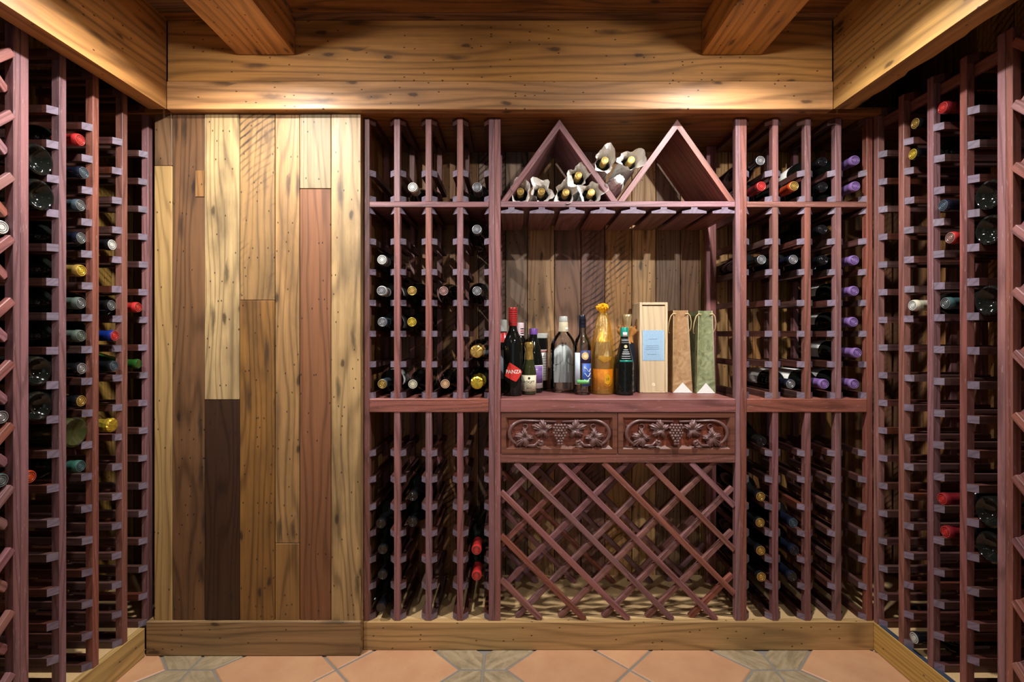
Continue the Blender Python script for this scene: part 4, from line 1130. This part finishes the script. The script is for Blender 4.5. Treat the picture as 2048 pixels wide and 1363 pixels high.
obj('neck_label', bent_poly('neck_label', [(-.022, .122), (.0, .108), (.024, .118), (.026, .128), (.0, .124), (-.020, .132)][:3] + [(.026, .128), (-.020, .132)], R_ - .001, T('yellow gold'), 18, .0016), t)
def cellophane():
    m = NT('golden_cellophane'); m.n.remove(m.b)
    out = [n for n in m.n if n.bl_idname == 'ShaderNodeOutputMaterial'][0]
    tr = m.node('ShaderNodeBsdfTransparent'); tr.inputs[0].default_value = (1.0, .80, .22, 1)
    gl = m.node('ShaderNodeBsdfGlossy'); gl.inputs[0].default_value = (1, .86, .42, 1); gl.inputs[1].default_value = .12
    tl = m.node('ShaderNodeBsdfTranslucent'); tl.inputs[0].default_value = (1, .62, .05, 1)
    df = m.node('ShaderNodeBsdfDiffuse'); df.inputs[0].default_value = (.9, .56, .05, 1)
    tc = m.node('ShaderNodeTexCoord'); bp = m.node('ShaderNodeBump'); bp.inputs['Strength'].default_value = .8; bp.inputs['Distance'].default_value = .004
    m.link(m.noise(m.vmul(tc.outputs['Object'], (130, 130, 80)), 1.0, 4, .6, 1.0), bp.inputs['Height']); m.link(bp.outputs[0], gl.inputs['Normal'])
    a = m.node('ShaderNodeMixShader'); a.inputs[0].default_value = .24; m.link(tr.outputs[0], a.inputs[1]); m.link(gl.outputs[0], a.inputs[2])
    b = m.node('ShaderNodeMixShader'); b.inputs[0].default_value = .06; m.link(a.outputs[0], b.inputs[1]); m.link(df.outputs[0], b.inputs[2])
    m.link(b.outputs[0], out.inputs[0]); return m.m
M['cello'] = cellophane()
rw = random.Random(31)
def cjig(r, z, a):
    if r < .001: return r, z
    f = 1 + .05 * math.sin(7 * a + z * 40) + .06 * rw.uniform(-1, 1) if z > .09 else 1 + .012 * rw.uniform(-1, 1)
    return max(r * f, r * .97), z
obj('wrapper', lathe('wrapper', [(.0395, .001), (.0408, .006), (.0408, .100), (.0410, .130), (.0385, .155), (.0350, .180), (.0310, .205), (.0265, .230), (.0215, .255), (.0165, .272), (.0085, .280)], (M['cello'],), 34, False, cjig), t)
obj('tuft', lathe('tuft', [(.0085, .279), (.010, .284), (.016, .290), (.019, .298), (.015, .306), (.006, .309), (0, .309)], (tone('golden tuft', (226, 160, 20), .35),), 22, False, lambda r, z, a: (r * (1 + .35 * rw.uniform(-1, 1)), z + .004 * rw.uniform(-1, 1))), t)
# dark bottle with teal cap
t = stand('liqueur_bottle', 'dark faceted bottle with teal cap and silver label below the gold ruffle', 'bottle', .3786, 1.632)
rj = random.Random(12)
def facet(r, z, a):
    if z < .098 and r > .02: return r * (1 + .035 * math.sin(9 * a + z * 260) + .01 * rj.uniform(-1, 1)), z
    return r, z
pf = [(0, .003), (.026, 0), (.0300, .002)] + [(.0305, .006 + .0075 * i) for i in range(12)] + [(.0312, .098), (.0312, .108), (.0270, .126), (.0205, .152), (.0150, .178), (.0128, .198), (.0122, .214), (0, .215)]
obj('glass', lathe('glass', pf, (M['glass_dark'],), 40, True, facet), t)
obj('cap', lathe('cap', [(.0132, .196), (.0138, .1965), (.0138, .2255), (.0128, .2275), (0, .228)], (T('bright teal'),), 26), t)
obj('tax_stamp', patch('tax_stamp', .0139, -.6, .5, .196, .211, tone('stamp pink', (214, 196, 190), .6), 8, .0003), t)
lbm = tone('silver print', (176, 182, 184), .4)
for z, r_, a_, h_ in ((.186, .0152, .9, .0016), (.181, .0160, .85, .0024), (.175, .0172, .8, .0014), (.150, .0222, .35, .003), (.143, .0240, .45, .003), (.136, .0258, .5, .004), (.129, .0275, .55, .0026), (.122, .0290, .55, .0022)):
    obj('print_line', patch('print_line', r_ - .0004, -a_, a_, z, z + h_, lbm, 10, .0012), t)
obj('seal', bent_poly('seal', [(.0055 * math.cos(2 * PI * k / 20), .163 + .0055 * math.sin(2 * PI * k / 20)) for k in range(20)], .0198, tone('seal cream', (206, 200, 150), .5), 16, .0014), t)
obj('teal_band', patch('teal_band', .0300, -.75, .75, .111, .117, T('bright teal'), 12, .0014), t)
# bottle in a velvet bag tied with a gold satin ruffle
t = stand('bagged_bottle', 'bottle in black velvet bag with gold satin ruffle beside the wooden box', 'bottle', .4045, 1.706)
velvet = plain('black_velvet', (.010, .012, .020, 1), .85, spec=.2, bump=.3, bscale=90)
satin = plain('gold_satin', srgb(196, 138, 74), .28, metal=.25, spec=.6, bump=.1)
rv = random.Random(5)
obj('velvet_bag', lathe('velvet_bag', [(0, .002), (.028, 0), (.0325, .004), (.0315, .016), (.0295, .03), (.0295, .10), (.0290, .14), (.0260, .165), (.0200, .185), (.0180, .190)], (velvet,), 30, True, lambda r, z, a: (r * (1 + .04 * math.sin(6 * a + z * 25)), z)), t)
obj('ruffle', lathe('ruffle', [(.0235, .168), (.0225, .178), (.0195, .190), (.0200, .198), (.0270, .214), (.0305, .224), (.0300, .228), (.0240, .222), (.0185, .206)], (satin,), 48, True, lambda r, z, a: (r * (1 + (.22 if r > .024 else .06) * math.sin(8 * a) + .03 * rv.uniform(-1, 1)), z + (.008 * math.sin(5 * a + 1) if r > .024 else 0))), t)
obj('foil_top', lathe('foil_top', [(.0125, .186), (.0130, .215), (.0140, .235), (.0160, .252), (.0168, .268), (.0155, .275), (0, .276)], (tone('crumpled champagne', (216, 192, 140), .22, .7, .1),), 24, False, lambda r, z, a: (r * (1 + .07 * rv.random()), z)), t)
# wooden wine box with a sliding lid
BX0, BX1, BY0, BY1, BH = .4425, .5405, 1.676, 1.786, .3155
t = stand('wine_box', 'upright pale wooden wine box with sliding lid and blue paper label', 'box', (BX0 + BX1) / 2, BY0)
pine = wood('box_pine', srgb(198, 180, 150), contrast=.12, stain=.0, rough=.5, vary=.03)
w2, dp, th = (BX1 - BX0) / 2, BY1 - BY0, .009
board('side_panel', (-w2, 0, 0), (-w2 + th, dp, BH), pine, t, .0015)
board('side_panel', (w2 - th, 0, 0), (w2, dp, BH), pine, t, .0015)
board('back_panel', (-w2 + th, dp - .006, 0), (w2 - th, dp, BH), pine, t, .001)
board('end_panel', (-w2 + th, 0, BH - th), (w2 - th, dp - .006, BH), pine, t, .001)
board('bottom_panel', (-w2 + th, .0, 0), (w2 - th, dp - .006, .004), pine, t, .0008)
lid = board('sliding_lid', (-w2 + th - .002, .004, .0045), (w2 - th + .002, .009, BH - th - .003), pine, t, .0006)
M_blue = plain('blue_paper', srgb(150, 182, 206), .7)
def on_lid(name, x0, z0, x1, z1, y, mat, th_=.0004):
    return board(name, (x0, y - th_, z0), (x1, y, z1), mat, t, .0001)
pl = on_lid('paper_label', -w2 + th + .001, .112, w2 - th - .002, .218, .0036, M_blue)
for k, (z, a, b) in enumerate(((.187, -.018, .012), (.164, -.024, .018), (.158, -.026, .020), (.152, -.028, .019), (.134, -.022, .010))):
    rs = random.Random(k); n = int((b - a) / .0016)
    o = obj('handwriting', tube('handwriting', [(a + (b - a) * i / n, .0030, z + rs.uniform(-.0012, .0012)) for i in range(n + 1)], .00032, tone('blue ink', (60, 72, 96), .6), 5), t)
obj('finger_notch', lathe('finger_notch', [(.0062, 0), (.0064, .0004), (.0052, .0006), (0, .0002)], (tone('notch cream', (232, 214, 176), .5),), 20), t, (0, .0041, .028), (PI / 2, 0, 0))
for sx in (-1, 1): on_lid('label_rule', sx * (w2 - th - .006) - .0003, .118, sx * (w2 - th - .006) + .0003, .212, .0031, M['paper_white'], .0002)
# paper gift bags
def mottled(name, a, b, c):
    m = NT(name); tc = m.node('ShaderNodeTexCoord')
    n = m.noise(tc.outputs['Object'], 38, 6, .65, 1.2); n2 = m.noise(tc.outputs['Object'], 14, 3)
    k = m.mix(m.ramp(n, .32, .66), srgb(*a), srgb(*b)); k = m.mix(m.math('MULTIPLY', m.ramp(n2, .5, .7), .5), k, srgb(*c))
    m.link(k, m.b.inputs['Base Color']); m.b.inputs['Roughness'].default_value = .5; m.bump(n, .12, .002); return m.m
def gift_bag(label, x0, x1, y0, hgt, mat, dep, lean):
    w = x1 - x0
    t = stand('gift_bag', label, 'bag', (x0 + x1) / 2, y0)
    b, tw = w / 2, w * .36
    # rings from bottom to top: left-back, left-front, crease, right-front, right-back, back crease
    def ring_(f, z, dfold):
        a = b + (tw - b) * f; l = lean * f
        return [(-a + l, dep, z), (-a + l, 0 + f * .010, z), (l, dfold + f * .010, z), (a + l, 0 + f * .010, z), (a + l, dep, z), (l, dep - dfold * .5, z)]
    rings = [ring_(0, 0, .0), ring_(.06, .028, .001), ring_(.12, .045, .004), ring_(.5, hgt * .5, .010), ring_(1, hgt, .014)]
    vs = [v for r in rings for v in r]; fs = []
    for j in range(len(rings) - 1):
        for k in range(6):
            l = (k + 1) % 6; fs.append((j * 6 + k, j * 6 + l, (j + 1) * 6 + l, (j + 1) * 6 + k))
    fs.append((5, 4, 3, 2, 1, 0))
    me = mesh('paper_body', vs, fs, (mat,))
    bm = bmesh.new(); bm.from_mesh(me); bmesh.ops.recalc_face_normals(bm, faces=bm.faces); bm.to_mesh(me); bm.free()
    o = obj('paper_body', me, t); sm = o.modifiers.new('thickness', 'SOLIDIFY'); sm.thickness = .0008; sm.offset = -1
    obj('bottom_flap', mesh('bottom_flap', [(-b + .001, -.0008, .0006), (b - .001, -.0008, .0006), (0, -.0002, .036), (-b + .001, .0004, .0006), (b - .001, .0004, .0006), (0, .001, .036)], [(0, 1, 2), (5, 4, 3), (0, 3, 4, 1), (1, 4, 5, 2), (2, 5, 3, 0)], (M['paper_white'],)), t)
    for e in (-1, 1):
        obj('corner_crease', tube('corner_crease', [(e * (b + (tw - b) * f) + lean * f, f * .010 - .0002, f * hgt) for f in (.12, .5, 1)], .0006, tone('crease paper', (206, 188, 150), .6), 5), t)
    rope = tone('cord', (206, 180, 126), .7)
    for e in (-1, 1):
        xx = e * (tw + .001) + lean
        pts = [(xx - e * .010, .009, hgt - .013), (xx + e * .001, .008, hgt - .012), (xx + e * .008, .010, hgt - .020), (xx + e * .013, .014, hgt - .040), (xx + e * .014, .02, hgt - .062), (xx + e * .010, .03, hgt - .078), (xx + e * .004, .035, hgt - .080)]
        obj('cord_handle', tube('cord_handle', pts, .0019, rope, 7), t)
    return t
gift_bag('brown mottled paper gift bag with cord handles next to the wooden box', .5565, .6255, 1.672, .288, mottled('brown_paper', (138, 102, 66), (176, 140, 98), (156, 118, 78)), .10, -.004)
gift_bag('green mottled paper gift bag with cord handles at the niche right end', .6335, .6985, 1.656, .286, mottled('green_paper', (92, 100, 66), (146, 150, 108), (70, 80, 54)), .10, .002)
